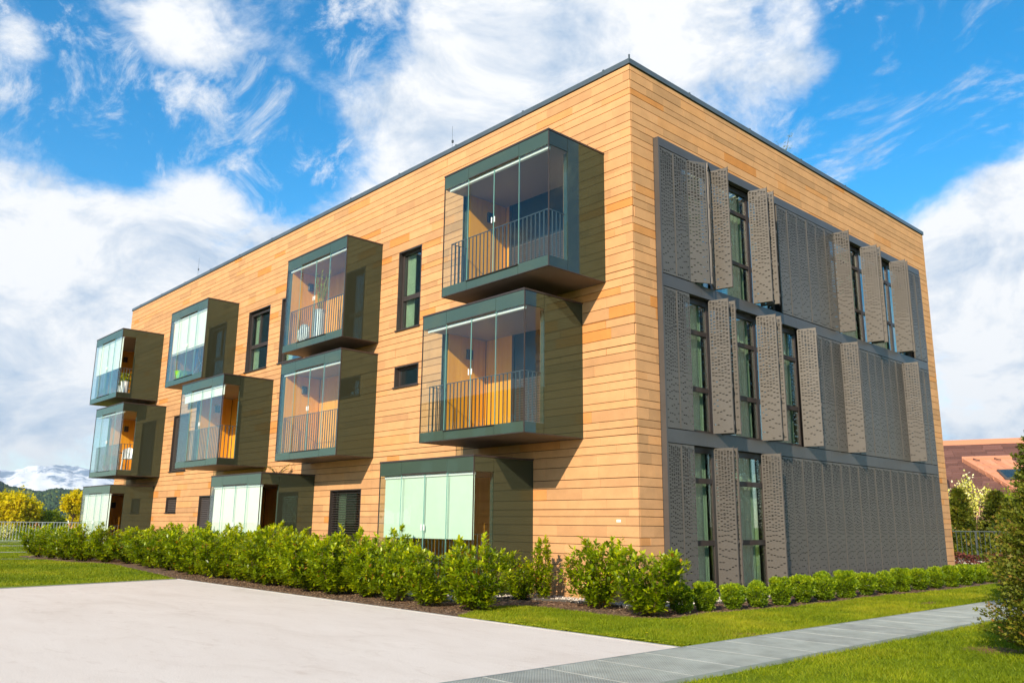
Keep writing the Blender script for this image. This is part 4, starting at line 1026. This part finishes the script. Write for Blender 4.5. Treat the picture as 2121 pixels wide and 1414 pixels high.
# right background garden
TG = 'conifers behind the right railing'
cone_tree('thuja', (-5.75, 31.3, .3), 3.35, .82, 900, 'slim thuja closest to the building behind the right railing', seed=12, size=.20, group=TG)
cone_tree('thuja', (-4.45, 32.5, .3), 3.25, 1.05, 1000, 'broader thuja to the right of the slim one behind the railing', seed=13, size=.20, group=TG, tone=-.05)
leafy_tree('flowering_tree', (-6.7, 36.0, .3), 4.4, 1.1, 3.0, 1.5, 2600, 'small tree in white blossom between the thujas', 'blossom', 21, .13)
leafy_tree('garden_tree', (-3.9, 34.5, .3), 3.9, 1.6, 2.3, .8, 6500, 'light green leafy tree right of the thujas behind the railing', 'fresh', 22, .15)
leafy_tree('garden_tree', (-1.6, 33.0, .3), 3.4, 1.7, 1.9, .5, 6000, 'mid green tree half hidden by the right edge conifers', 'fresh', 23, .16)

def fence(p0, p1, h, z, label, name='railing_fence', every=.12, r=.011, postevery=2.5, fm='galv'):
    p0 = Vector((*p0, z)); p1 = Vector((*p1, z)); d = (p1-p0); L_ = d.length; d.normalize(); t = thing(name, label, 'fence', tuple(p0))
    up = Vector((0, 0, 1)); q = MB(); q.tube([p0+up*h, p1+up*h], .022, 6); q.tube([p0+up*.10, p1+up*.10], .018, 6); q.build('rail', M[fm], t, tuple(p0))
    b = MB(); b.tube([(0, 0, .1), (0, 0, h)], r, 5); o = b.build('bar', M[fm], None); me = o.data; bpy.data.objects.remove(o)
    n = int(L_/every)
    for k in range(min(n, 295)): place('bar', me, t, tuple(p0+d*(k+.5)*every))
    n = int(L_/postevery)+1
    for k in range(n):
        b = MB(); pp = p0+d*k*postevery; b.box(pp.x-.03, pp.x+.03, pp.y-.03, pp.y+.03, z-.3, z+h); b.build('post', M[fm], t, tuple(pp))
fence((-5.6, 25.0), (1.9, 26.4), 1.22, G+.05, 'grey metal railing fence with upright bars to the right of the building', every=.17, r=.013, fm='rail')
mb = MB(); mb.tint = .5; mb.hexa([(-6, 24.7, G-.2), (2.2, 26.1, G-.2), (2.1, 26.4, G-.2), (-6.1, 25.0, G-.2), (-6, 24.7, G+.12), (2.2, 26.1, G+.12), (2.1, 26.4, G+.12), (-6.1, 25.0, G+.12)])
tag(mb.build('low_wall', M['kerb']), 'low concrete wall under the right railing', 'wall')

def bush_mass(name, poly_pts, h, n, size, mat, label, cat, seed, w=.6):
    rs = np.random.RandomState(seed); P = [Vector((*p, G)) for p in poly_pts]; B = []; T = []
    seg = [(a, b, (b-a).length) for a, b in zip(P, P[1:])]; tot = sum(s[2] for s in seg)
    for a, b, l in seg:
        m = int(n*l/tot); u = rs.uniform(0, 1, m); 
        for q in u:
            c = a.lerp(b, q); hh = h*(1+.12*math.sin(q*l*3+seed)+.08*math.sin(q*l*7))
            an = rs.uniform(0, math.pi); rr = rs.uniform(.55, 1)**.5
            d = (b-a).normalized(); s_ = Vector((-d.y, d.x, 0))
            B.append(tuple(c+s_*math.cos(an)*w*rr+Vector((0, 0, math.sin(an)*hh*rr)))); T.append(rs.uniform(0, 1))
    B = np.array(B); v = np.array([(0, 0, 0), (.5, .35, .03), (1, 0, 0), (.5, -.35, .03)]); f = np.array([(0, 3, 2, 1)])
    V, F = oriented(B, rs.normal(0, 1, B.shape)+np.array([0, 0, .5]), rs.normal(0, 1, B.shape), (v, f), rs.uniform(.6, 1.2, len(B))*size, 1.0)
    o = place(name, fast_mesh(name, V, F, M[mat], T)); tag(o, label, cat); return o
bush_mass('purple_hedge', [(-5.4, 23.9), (2.6, 25.3)], .42, 5000, .09, 'red_leaf', 'low purple leaved hedge at the foot of the right railing', 'hedge', 41, .3)
bush_mass('garden_hedge', [(-6.2, 27.6), (3.2, 29.2)], 1.35, 14000, .13, 'conifer', 'dark green hedge behind the right railing', 'hedge', 42, .7)

# neighbour house with a shingled roof, right
def build_neighbour():
    shing = m_tint('brown shingles', [(0, (.105, .050, .040)), (.5, (.150, .070, .055)), (1, (.20, .095, .075))], .85)
    brick = simple('pink render', (.42, .22, .17), .9, 0, .2, .1, 3); tile = m_tint('orange roof tiles', [(0, (.50, .20, .11)), (1, (.62, .28, .16))], .7)
    a = math.radians(16); ux = Vector((math.cos(a), math.sin(a), 0)); uy = Vector((-math.sin(a), math.cos(a), 0)); O = Vector((-13.0, 37.4, .0))
    t = thing('neighbour_house', 'neighbouring house with big brown shingle roof and orange tiled dormer', 'house', tuple(O+ux*8))
    def P(u, v, z): q = O+ux*u+uy*v; return (q.x, q.y, z)
    LH = 26; ze, zr = 3.25, 7.05; dep = 5.8
    m = MB(); m.hexa([P(.3, .3, 0), P(LH, .3, 0), P(LH, 10, 0), P(.3, 10, 0), P(.3, .3, ze-.1), P(LH, .3, ze-.1), P(LH, 10, ze-.1), P(.3, 10, ze-.1)]); m.build('wall', brick, t)
    # roof slope in real courses of shingles
    rows = 26; m = MB(); rs = random.Random(5)
    for r_ in range(rows):
        t0, t1 = r_/rows, (r_+1)/rows; v0, v1 = t0*dep, t1*dep+.05; z0, z1 = ze+(zr-ze)*t0, ze+(zr-ze)*t1+.02; u = -rs.uniform(0, .9)
        while u < LH:
            w = rs.uniform(.7, 1.1); m.tint = rs.uniform(.1, .9); lift = .035+rs.uniform(0, .012); a_, b_ = max(u, 0), min(u+w-.012, LH)
            if b_ > a_: m.hexa([P(a_, v0, z0), P(b_, v0, z0), P(b_, v1, z1), P(a_, v1, z1), P(a_, v0-.01, z0+lift), P(b_, v0-.01, z0+lift), P(b_, v1, z1+.01), P(a_, v1, z1+.01)])
            u += w
    rf = stuff(m.build('shingle_roof', shing, t))
    m = MB(); m.hexa([P(0, dep+.06, ze), P(LH, dep+.06, ze), P(LH, 11, ze), P(0, 11, ze), P(0, dep+.06, zr-.05), P(LH, dep+.06, zr-.05), P(LH, 6.6, zr-.05), P(0, 6.6, zr-.05)]); m.build('roof_back', shing, t)
    m = MB(); m.hexa([P(-.1, dep-.12, zr-.06), P(LH+.1, dep-.12, zr-.06), P(LH+.1, 6.7, zr-.06), P(-.1, 6.7, zr-.06), P(-.1, dep-.12, zr+.26), P(LH+.1, dep-.12, zr+.26), P(LH+.1, 6.7, zr+.26), P(-.1, 6.7, zr+.26)]); m.build('ridge_fascia', tile, t)
    # orange tiled roof panel lying skewed on the slope, with a skylight
    def Sl(u, s, lift): v = s*dep; return P(u, v-.15*lift, ze+(zr-ze)*s+lift)
    m = MB(); n = 9
    for r_ in range(n):
        s1 = .66-r_*.075; s0 = s1-.083; ua = 5.15+r_*.36; ub = 7.55+r_*.36+.0
        k = 7
        for j in range(k):
            x0, x1 = ua+(ub-ua)*j/k, ua+(ub-ua)*(j+1)/k; m.tint = rs.uniform(.2, .9); dn = .02+.02*(j % 2)
            m.hexa([Sl(x0+.36, s0-dn*.4, .10), Sl(x1+.36, s0-dn*.4, .10), Sl(x1, s1, .10), Sl(x0, s1, .10), Sl(x0+.36, s0-dn*.4, .22), Sl(x1+.36, s0-dn*.4, .22), Sl(x1, s1, .16), Sl(x0, s1, .16)])
    d = m.build('dormer_roof', tile, t)
    m = MB()
    m.hexa([Sl(5.02, .67, .0), Sl(5.13, .67, 0), Sl(8.5, -.01, 0), Sl(8.39, -.01, 0), Sl(5.02, .67, .26), Sl(5.13, .67, .26), Sl(8.5, -.01, .28), Sl(8.39, -.01, .28)])
    m.hexa([Sl(5.02, .665, .0), Sl(7.62, .665, 0), Sl(7.62, .70, 0), Sl(5.02, .70, 0), Sl(5.02, .665, .25), Sl(7.62, .665, .25), Sl(7.62, .70, .25), Sl(5.02, .70, .25)])
    m.build('dormer_edge', tile, d)
    m = MB()
    for u in (5.75, 6.85): m.tube([Sl(u-.12, .655, .26), Sl(u+.05, .62, .30), Sl(u+.22, .61, .30)], .028, 5)
    m.build('snow_guard', M['frame'], d)
    m = MB(); m.hexa([Sl(7.2, .30, .23), Sl(8.7, .30, .23), Sl(8.3, .45, .23), Sl(6.8, .45, .23), Sl(7.2, .30, .30), Sl(8.7, .30, .30), Sl(8.3, .45, .30), Sl(6.8, .45, .30)]); fr = m.build('skylight', M['sframe'], t)
    m = MB(); m.hexa([Sl(7.3, .315, .305), Sl(8.6, .315, .305), Sl(8.25, .435, .305), Sl(6.95, .435, .305), Sl(7.3, .315, .315), Sl(8.6, .315, .315), Sl(8.25, .435, .315), Sl(6.95, .435, .315)]); m.build('skylight_pane', M['winglass'], fr)
    # dormer window at the eaves beside the big building
    m = MB(); u0, u1 = 3.4, 4.35; v0 = -.15
    m.hexa([P(u0, v0, 3.1), P(u1+.18, v0, 3.1), P(u1+.18, 1.8, 3.1), P(u0, 1.8, 3.1), P(u0, v0, 4.62), P(u1, v0, 4.62), P(u1, 1.8, 4.62), P(u0, 1.8, 4.62)]); w = m.build('dormer_window', M['frame'], t)
    m = MB(); m.hexa([P(u0+.06, v0-.03, 3.3), P(u1+.06, v0-.03, 3.3), P(u1+.06, v0-.004, 3.3), P(u0+.06, v0-.004, 3.3), P(u0+.06, v0-.03, 4.5), P(u1-.08, v0-.03, 4.5), P(u1-.08, v0-.004, 4.5), P(u0+.06, v0-.004, 4.5)]); m.build('pane', M['winglass'], w)
    m = MB(); m.hexa([P(u0+.08, v0-.05, 3.32), P(u1-.30, v0-.05, 3.32), P(u1-.30, v0-.034, 3.32), P(u0+.08, v0-.034, 3.32), P(u0+.08, v0-.05, 4.48), P(u1-.34, v0-.05, 4.48), P(u1-.34, v0-.034, 4.48), P(u0+.08, v0-.034, 4.48)]); m.build('shutter', M['blind'], w)
    m = MB(); m.hexa([P(u0-.2, v0-.25, 3.0), P(u1+.35, v0-.25, 3.0), P(u1+.35, .3, 3.0), P(u0-.2, .3, 3.0), P(u0-.2, v0-.25, 3.12), P(u1+.35, v0-.25, 3.12), P(u1+.35, .3, 3.12), P(u0-.2, .3, 3.12)]); m.build('sill', M['kerb'], w)
build_neighbour()

# ------------------------------------------------------------------ left background
fence((-51.5, -12), (-45.4, 7.6), 1.18, G+.02, 'pale metal railing fence at the far end of the left lawn', every=.16, r=.016)
TL = 'spring trees beyond the left railing'
leafy_tree('round_tree', (-62.8, 8.05, .5), 3.75, 1.05, 2.75, 1.75, 5200, 'young tree with round yellow crown on a thin leaning trunk beside the hedge', 'yellow', 51, .17, lean=(.12, .30), group=TL)
leafy_tree('yellow_tree', (-97.9, 12.0, .3), 4.9, 2.9, 2.7, .6, 13000, 'large spreading yellow green tree left of the red roof', 'yellow', 52, .36, group=TL)
leafy_tree('yellow_tree', (-103, 7.9, .3), 4.5, 2.6, 2.5, .8, 5000, 'yellow tree cut by the left edge of the photo', 'yellow', 53, .30, group=TL)
leafy_tree('yellow_tree', (-94, 19.2, .3), 3.4, 2.5, 1.8, .3, 9000, 'low yellow tree behind the round headed one', 'yellow', 54, .28, group=TL)
leafy_tree('yellow_tree', (-98, 15.8, .3), 3.0, 1.6, 1.6, .3, 3600, 'small fresh green birch between the red roofs', 'fresh', 55, .25, group=TL)
leafy_tree('yellow_tree', (-88, 24.0, .3), 3.5, 2.6, 1.9, .4, 4000, 'yellow bush tree mostly hidden behind the ground floor balcony', 'yellow', 56, .28, group=TL)
leafy_tree('white_shrub', (-54.0, 2.0, .5), 1.15, .7, .6, .15, 700, 'white flowering shrub just beyond the left railing', 'blossom', 57, .10, cat='shrub')
bush_mass('far_hedge', [(-60, -9), (-55, 9.5)], .85, 7000, .16, 'fresh', 'low green hedge beyond the left railing', 'hedge', 43, .6)
def red_house(x, y, L_, ang, lab, h=1.0, z0=.2):
    tl = simple('terracotta roof', (.60, .185, .065), .8, 0, .2, .12, 2); wl = simple('cream wall', (.62, .55, .45), .9)
    t = thing('village_house', lab, 'house', (x, y, z0)); a = math.radians(ang); ux = Vector((math.cos(a), math.sin(a), 0)); uy = Vector((-math.sin(a), math.cos(a), 0)); O = Vector((x, y, 0))
    P = lambda u, v, z: tuple(O+ux*u+uy*v+Vector((0, 0, z)))
    m = MB(); m.hexa([P(-L_/2+.2, -2.3, z0-2.5), P(L_/2-.2, -2.3, z0-2.5), P(L_/2-.2, 2.3, z0-2.5), P(-L_/2+.2, 2.3, z0-2.5), P(-L_/2+.2, -2.3, z0+.5), P(L_/2-.2, -2.3, z0+.5), P(L_/2-.2, 2.3, z0+.5), P(-L_/2+.2, 2.3, z0+.5)]); m.build('wall', wl, t)
    m = MB(); m.hexa([P(-L_/2, -2.7, z0+.4), P(L_/2, -2.7, z0+.4), P(L_/2, 2.7, z0+.4), P(-L_/2, 2.7, z0+.4), P(-L_/2+.3, -.05, z0+.4+h), P(L_/2-.3, -.05, z0+.4+h), P(L_/2-.3, .05, z0+.4+h), P(-L_/2+.3, .05, z0+.4+h)]); rf = m.build('roof', tl, t)
    m = MB(); m.hexa([P(.2, -2.0, z0+.70), P(2.0, -2.0, z0+.70), P(2.0, -.8, z0+.45+h*.78), P(.2, -.8, z0+.45+h*.78), P(.2, -2.05, z0+.78), P(2.0, -2.05, z0+.78), P(2.0, -.85, z0+.53+h*.78), P(.2, -.85, z0+.53+h*.78)]); m.build('roof_window', M['white'], rf)
    m = MB(); m.box(*(sorted((P(-1.8, .8, 0)[0]-.25, P(-1.8, .8, 0)[0]+.25))), P(-1.8, .8, 0)[1]-.25, P(-1.8, .8, 0)[1]+.25, z0+.5, z0+h+.7); m.build('chimney', M['white'], rf)
red_house(-124, 20.3, 5.2, 98, 'far house with a terracotta roof and roof window beyond the yellow tree', 1.15, .3)
red_house(-118, 25.5, 4.5, 95, 'farther terracotta roofed house behind the round headed tree', 1.0, .35)
red_house(-128, 14.5, 4.0, 100, 'far cottage with a pale chimney near the left edge', .7, 0)

# wooded hill and snowy mountains
from mathutils import noise as mn
def ridge(name, az0, az1, dist, depth, hf, nx, ny, mat, z0=-2):
    V = []; F = []
    for i in range(nx+1):
        az = math.radians(az0+(az1-az0)*i/nx)
        for j in range(ny+1):
            v = j/ny; D = dist+depth*(v-.0); h = hf(az, v)
            V.append((CAM_POS.x-math.sin(az)*D, CAM_POS.y+math.cos(az)*D, z0+h))
    for i in range(nx):
        for j in range(ny):
            a = i*(ny+1)+j; F.append((a, a+1, a+ny+2, a+ny+1))
    m = MB(); m.v = V; m.f = F; m.t = [.5]*len(F); m.m = [0]*len(F); return struct(m.build(name, mat, None, (0, 0, 0), True))
forest = simple('forest floor', (.035, .06, .02), 1, 0, .1, .4, .02)
def hill_h(az, v):
    d = math.degrees(az)
    top = 37+4*math.sin(d*.55+1.2)+2.5*math.sin(d*1.7)+1.2*math.sin(d*4.1)
    return top*math.sin(min(1, v/.75)*math.pi/2)**1.15 if v < .75 else top*(1-.3*(v-.75))
ridge('wooded_hill', 100, -10, 900, 480, hill_h, 160, 20, forest, 0)
def build_forest():
    rs = np.random.RandomState(77); n = 9000; pts = []
    t = (1+5**.5)/2
    v = np.array([(-1, t, 0), (1, t, 0), (-1, -t, 0), (1, -t, 0), (0, -1, t), (0, 1, t), (0, -1, -t), (0, 1, -t), (t, 0, -1), (t, 0, 1), (-t, 0, -1), (-t, 0, 1)])/1.9
    f = np.array([(0, 11, 5), (0, 5, 1), (0, 1, 7), (0, 7, 10), (0, 10, 11), (1, 5, 9), (5, 11, 4), (11, 10, 2), (10, 7, 6), (7, 1, 8), (3, 9, 4), (3, 4, 2), (3, 2, 6), (3, 6, 8), (3, 8, 9), (4, 9, 5), (2, 4, 11), (6, 2, 10), (8, 6, 7), (9, 8, 1)])
    P = np.zeros((n, 3)); T = np.zeros(n); S = np.zeros((n, 3))
    for i in range(n):
        az = math.radians(rs.uniform(70, 84)); w = rs.uniform(.02, .85); D = 900+480*w; z = hill_h(az, w)
        P[i] = (CAM_POS.x-math.sin(az)*D, CAM_POS.y+math.cos(az)*D, z+1.5)
        g = mn.noise(Vector((math.degrees(az)*1.1, w*5, 3)))+.35*mn.noise(Vector((math.degrees(az)*4, w*14, 9)))
        T[i] = np.clip(.30+.8*g-.35*(w > .62)+rs.normal(0, .10), 0, 1); k = rs.uniform(.6, 1.2); con = T[i] < .3
        S[i] = (2.6*k, 2.6*k, (5.2 if con else 3.3)*k)
    V = v[None]*S[:, None]*rs.uniform(.8, 1.2, (n, 12, 1))+P[:, None]; F = f[None]+(np.arange(n)*12)[:, None, None]
    mat = m_tint('far woodland', [(0, (.020, .042, .030)), (.35, (.040, .075, .030)), (.62, (.13, .16, .03)), (1, (.26, .24, .06))], 1, .05)
    o = stuff(place('woodland', fast_mesh('woodland', V.reshape(-1, 3), F.reshape(-1, 3), mat, np.repeat(T, 20)))); tag(o, 'mixed dark and spring green woodland covering the distant hill', 'forest')
build_forest()
def mount_h(az, v):
    d = math.degrees(az)
    prof = 455+22*math.sin(d*1.1+.6)+16*math.exp(-((d-76.8)/.8)**2)-20*math.exp(-((d-78.1)/.5)**2)
    n = 0; a = 1; q = Vector((d*.9, v*3.0, 1.0))
    for k in range(6): n += a*(1-abs(mn.noise(q))*2); a *= .52; q = q*2.05
    r = math.sin(min(1, v/.8)*math.pi/2)
    return max(0, prof*r**.9*(.86+.085*n))
mm = Mat('snow and rock'); na = mm.noise(.0026, 9, .62, 'Position', (1, 1, 1.2), .4); nb_ = mm.noise(.009, 8, .66, 'Position', (1.5, 1.5, .8))
snow = mm.math('ADD', mm.math('MULTIPLY', na, .7), mm.math('MULTIPLY', nb_, .5))
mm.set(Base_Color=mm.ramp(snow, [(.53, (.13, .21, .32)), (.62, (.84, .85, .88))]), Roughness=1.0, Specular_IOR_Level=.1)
ridge('snowy_mountains', 100, -12, 7000, 1800, mount_h, 460, 42, mm.m, 0)

# neighbours behind the photographer, seen only in the glass
def build_opposite():
    t = thing('opposite_house', 'brown apartment house opposite, seen reflected in the balcony glass', 'building', (-40, -38, G)); wm = simple('brown brick', (.26, .13, .07), .9, 0, .2, .15, 3)
    m = MB(); m.box(-52, -30, -48, -36, G-.2, 12.0); m.build('wall', wm, t, (-40, -38, G)); m = MB(); m.box(-52.2, -29.8, -48.2, -35.8, 12.001, 12.4); m.build('roof', M['membrane'], t, (-40, -38, G))
    for i in range(6):
        for j in range(3): m = MB(); m.box(-50.5+i*3.5, -48.9+i*3.5, -35.99, -35.9, 2+j*3.3, 3.8+j*3.3); m.build('window', M['winglass'], t, (-50+i*3.5, -36, 2+j*3.3))
build_opposite()
for k, (x, y, h, lab) in enumerate(((-24, -46, 9, 'leafy tree opposite, left of the brown house in the reflections'), (-12, -50, 10, 'tallest leafy tree opposite in the reflections'), (2, -48, 8, 'small leafy tree opposite behind the photographer'), (-60, -40, 9, 'leafy tree at the far end of the brown house opposite'))):
    leafy_tree('garden_tree', (x, y, G), h, h*.42, h*.58, h*.3, 5000, lab, 'fresh', 90+k, .42)

# haze: one closed box of thin even air round everything
hz = MB(); hz.box(-9300, 3200, -3200, 9300, G-3.6, 560)
hm = bpy.data.materials.new('haze'); hm.use_nodes = True; hn = hm.node_tree.nodes
for nn_ in list(hn):
    if nn_.type == 'BSDF_PRINCIPLED': hn.remove(nn_)
pv = hn.new('ShaderNodeVolumePrincipled'); pv.inputs['Color'].default_value = (.80, .90, 1.0, 1); pv.inputs['Density'].default_value = 9e-5; pv.inputs['Anisotropy'].default_value = .1
hm.node_tree.links.new(pv.outputs[0], [n_ for n_ in hn if n_.type == 'OUTPUT_MATERIAL'][0].inputs['Volume'])
HAZE = True
if HAZE:
    ho = stuff(hz.build('haze', hm)); tag(ho, 'thin pale blue air between the garden and the far mountains', 'haze')

# ------------------------------------------------------------------ things on and in the balconies
def vase():
    x, y, z = -10.10, -.82, Z3B+.215
    t = thing('vase', 'tall white ribbed vase holding green bamboo stems on the shallow top balcony', 'vase', (x, y, z))
    q = MB(); n = 24; prof = [(.0, 0), (.12, 0), (.13, .03), (.14, .72), (.155, .80), (.14, .81), (.12, .70), (.0, .68)]
    b = len(q.v)
    for r, h in prof:
        for k in range(n): a = 6.283*k/n; rr = r*(1+.05*(k % 2)); q.v.append((x+rr*math.cos(a), y+rr*math.sin(a), z+h))
    for i in range(len(prof)-1):
        for k in range(n): a = i*n+k; c = i*n+(k+1) % n; q.f.append((a, c, c+n, a+n)); q.t.append(.5); q.m.append(0)
    q.build('pot', M['white'], t)
    s = MB(); s.tint = .7
    for k in range(9):
        a = k*.7; hh = .7+R.uniform(0, .45); e = (x+.28*math.cos(a)*R.uniform(.4, 1), y+.2*math.sin(a), z+.75+hh)
        s.tube([(x+.03*math.cos(a), y+.03*math.sin(a), z+.7), ((x+e[0])/2, (y+e[1])/2, z+.9+hh*.4), e], [.009, .008, .004], 5)
        for j in range(5): f = R.uniform(.4, 1); px_, py_, pz_ = x+(e[0]-x)*f, y+(e[1]-y)*f, z+.75+hh*f; s.poly([(px_, py_, pz_), (px_+.04, py_+.01, pz_+.05), (px_+.09*math.cos(a+j), py_, pz_+.09), (px_+.02, py_-.01, pz_+.05)])
    s.build('bamboo_stem', M['fresh'], t)
vase()
def disc():
    x, y, z = -10.86, -.86, Z3B+.215; t = thing('stone_disc', 'round white stone disc standing on the balcony floor beside the tall vase', 'ornament', (x, y, z))
    q = MB(); n = 28; r = .27
    for yy, rr in ((-.05, .9), (-.035, 1), (.035, 1), (.05, .9)):
        for k in range(n): a = 6.283*k/n; q.v.append((x+r*rr*math.cos(a), y+yy, z+r+r*rr*math.sin(a)))
    for i in range(3):
        for k in range(n): a = i*n+k; c = i*n+(k+1) % n; q.f.append((a, c, c+n, a+n)); q.t.append(.5); q.m.append(0)
    q.f += [tuple(range(n)), tuple(range(3*n, 4*n))]; q.t += [.5, .5]; q.m += [0, 0]
    q.build('disc', simple('mottled stone', (.62, .62, .60), .8, 0, .3, .35, 18), t)
disc()
def tub(x, y, z, r, h, mat, name, lab, cat, plant=None):
    t = thing(name, lab, cat, (x, y, z)); q = MB(); q.lathe([(0, 0), (r*.8, 0), (r, h), (r*1.06, h), (r*1.06, h+.02), (r*.94, h+.02), (r*.76, .02), (0, .02)], x, y, z, 16); q.build('pot', mat, t, (x, y, z), False)
    if plant:
        s = MB()
        for k in range(plant[0]):
            a = R.uniform(0, 6.28); u = R.uniform(0, 1)**.5; px_ = x+math.cos(a)*u*r*1.3; py_ = y+math.sin(a)*u*r*1.3; pz_ = z+h+R.uniform(0, plant[1]); s.tint = R.uniform(.1, 1)
            l = .06; s.poly([(px_, py_, pz_), (px_+R.uniform(-l, l), py_+R.uniform(-l, l), pz_+l*.6), (px_+R.uniform(-l, l), py_+R.uniform(-l, l), pz_+l), (px_+R.uniform(-l, l)*.5, py_, pz_+l*.3)])
        for k in range(5): s.tube([(x, y, z+h*.8), (x+R.uniform(-r, r), y+R.uniform(-r, r), z+h+plant[1]*.8)], .004, 4)
        s.build('plant', M[plant[2]], t, (x, y, z))
lime = simple('lime plastic', (.25, .55, .03), .4); redp = simple('terracotta pot', (.5, .13, .06), .7)
tub(-19.30, -.78, Z3B+.215, .30, .26, lime, 'green_tub', 'lime green tub on the balcony floor below the half drawn blind', 'tub')
tub(-26.45, -1.24, Z3B+.215, .15, .20, redp, 'plant_pot', 'red pot with a small plant on the top balcony at the far left end', 'plant pot', (80, .18, 'fresh'))
tub(-24.02, -1.2, Z3B+.215, .15, .42, M['white'], 'plant_pot', 'tall white pot with a leafy plant at the open side of the top left balcony', 'plant pot', (160, .32, 'laurel'))
tub(-24.42, -1.22, Z3B+.215, .12, .30, M['white'], 'plant_pot', 'shorter white pot beside the tall one on the top left balcony', 'plant pot', (60, .15, 'fresh'))
tub(-25.0, -1.24, Z2B+.215, .13, .22, redp, 'plant_pot', 'pot with yellow green shrub behind the glass of the middle left balcony', 'plant pot', (160, .38, 'yellow'))
tub(-24.1, -1.26, Z2B+.215, .13, .22, redp, 'plant_pot', 'smaller shrub pot to the right behind the glass of the middle left balcony', 'plant pot', (140, .30, 'fresh'))
def chair(x, y, z, rz, lab):
    t = thing('balcony_chair', lab, 'chair', (x, y, z)); c, s = math.cos(rz), math.sin(rz)
    P = lambda u, v, w: (x+c*u-s*v, y+s*u+c*v, z+w)
    m = MB(); m.hexa([P(-.22, -.22, .42), P(.22, -.22, .42), P(.22, .22, .42), P(-.22, .22, .42), P(-.22, -.22, .45), P(.22, -.22, .45), P(.22, .22, .45), P(-.22, .22, .45)]); m.build('seat', M['white'], t, (x, y, z))
    m = MB(); n = 8
    for k in range(n):
        a, b = -1.1+2.2*k/n, -1.1+2.2*(k+1)/n; r0 = .24
        m.hexa([P(r0*math.sin(a), r0*math.cos(a), .46), P(r0*math.sin(b), r0*math.cos(b), .46), P(r0*1.06*math.sin(b), r0*1.06*math.cos(b), .46), P(r0*1.06*math.sin(a), r0*1.06*math.cos(a), .46), P(r0*math.sin(a), r0*math.cos(a)+.05, .88-.1*abs(a)), P(r0*math.sin(b), r0*math.cos(b)+.05, .88-.1*abs(b)), P(r0*1.06*math.sin(b), r0*1.06*math.cos(b)+.05, .88-.1*abs(b)), P(r0*1.06*math.sin(a), r0*1.06*math.cos(a)+.05, .88-.1*abs(a))])
    m.build('backrest', M['white'], t, (x, y, z))
    for u in (-.19, .19):
        for v in (-.19, .19): m = MB(); m.tube([P(u, v, .42), P(u*1.1, v*1.1, 0)], .014, 6); m.build('leg', M['white'], t, (x, y, z))
chair(-23.35, -1.0, Z2B+.215, 1.2, 'white shell chair at the open side of the middle left balcony')
chair(-25.6, -.7, Z3B+.215, 2.2, 'pale chair behind the half drawn blind of the top left balcony')
def table(x, y, z, lab):
    t = thing('balcony_table', lab, 'table', (x, y, z)); m = MB(); m.lathe([(0, .70), (.28, .70), (.28, .72), (0, .72)], x, y, z, 20); m.build('table_top', M['frame'], t, (x, y, z))
    m = MB(); m.tube([(x, y, z), (x, y, z+.70)], .02, 8); m.build('pedestal', M['frame'], t, (x, y, z)); m = MB(); m.lathe([(0, 0), (.2, 0), (.2, .015), (0, .02)], x, y, z, 16); m.build('base', M['frame'], t, (x, y, z))
table(-24.3, -.75, Z2B+.215, 'small dark round table beside the white shell chair')
# laundry on the N3 balcony
def laundry():
    x, y, z = -18.0, -.55, Z3B+.215; t = thing('drying_rack', 'folding rack with blue and white laundry behind the half drawn blind', 'drying rack', (x, y, z))
    m = MB()
    for u in (-.5, .5): m.tube([(x+u, y-.3, z), (x+u, y+.25, z+.95)], .012, 5); m.tube([(x+u, y+.3, z), (x+u, y-.25, z+.95)], .012, 5)
    for v in (-.25, -.08, .08, .25): m.tube([(x-.5, y+v, z+.93), (x+.5, y+v, z+.93)], .006, 4)
    m.build('rack', M['white'], t, (x, y, z)); blue = simple('blue cloth', (.03, .12, .35), .9)
    for k, (u, mt) in enumerate(((-.40, blue), (-.15, M['white']), (.08, blue), (.30, blue))):
        m = MB(); v = (-.25, -.08, .08, .25)[k]; m.hexa([(x+u, y+v-.012, z+.30+.1*(k % 2)), (x+u+.17, y+v-.02, z+.33), (x+u+.17, y+v-.008, z+.33), (x+u, y+v, z+.30+.1*(k % 2)), (x+u, y+v-.010, z+.94), (x+u+.2, y+v-.010, z+.94), (x+u+.2, y+v+.01, z+.94), (x+u, y+v+.01, z+.94)]); m.build('towel', mt, t, (x, y, z))
laundry()
# self-sown plants on the roofs
def sapling(x, y, z, h, n, lab, seed, spread=.35):
    rs = random.Random(seed); t = thing('sapling', lab, 'plant', (x, y, z)); st = MB(); lf = MB()
    for k in range(7):
        a = rs.uniform(0, 6.28); e = Vector((x+math.cos(a)*spread*rs.uniform(.3, 1), y+math.sin(a)*spread*rs.uniform(.3, 1), z+h*rs.uniform(.6, 1))); b = Vector((x, y, z)); st.tube([b, b.lerp(e, .5)+Vector((0, 0, .05)), e], [.012, .008, .003], 4)
        for j in range(n):
            f = rs.uniform(.35, 1); p = b.lerp(e, f)+Vector((rs.gauss(0, .05), rs.gauss(0, .05), rs.gauss(0, .04))); lf.tint = rs.uniform(0, 1); l = .045
            lf.poly([tuple(p), tuple(p+Vector((l, .3*l, l*.4))), tuple(p+Vector((1.7*l, rs.uniform(-l, l), l*.5))), tuple(p+Vector((l, -.4*l, l*.1)))])
    st.build('stem', M['bark'], t, (x, y, z)); lf.build('foliage', M['fresh'], t, (x, y, z))
sapling(-.75, 7.05, ROOF-.30, 1.50, 40, 'sparse young tree growing on the roof above the metal screens', 3, .52)
sapling(-12.6, -.45, Z1T, .38, 14, 'small green sapling growing on top of the ground floor balcony', 4, .45)
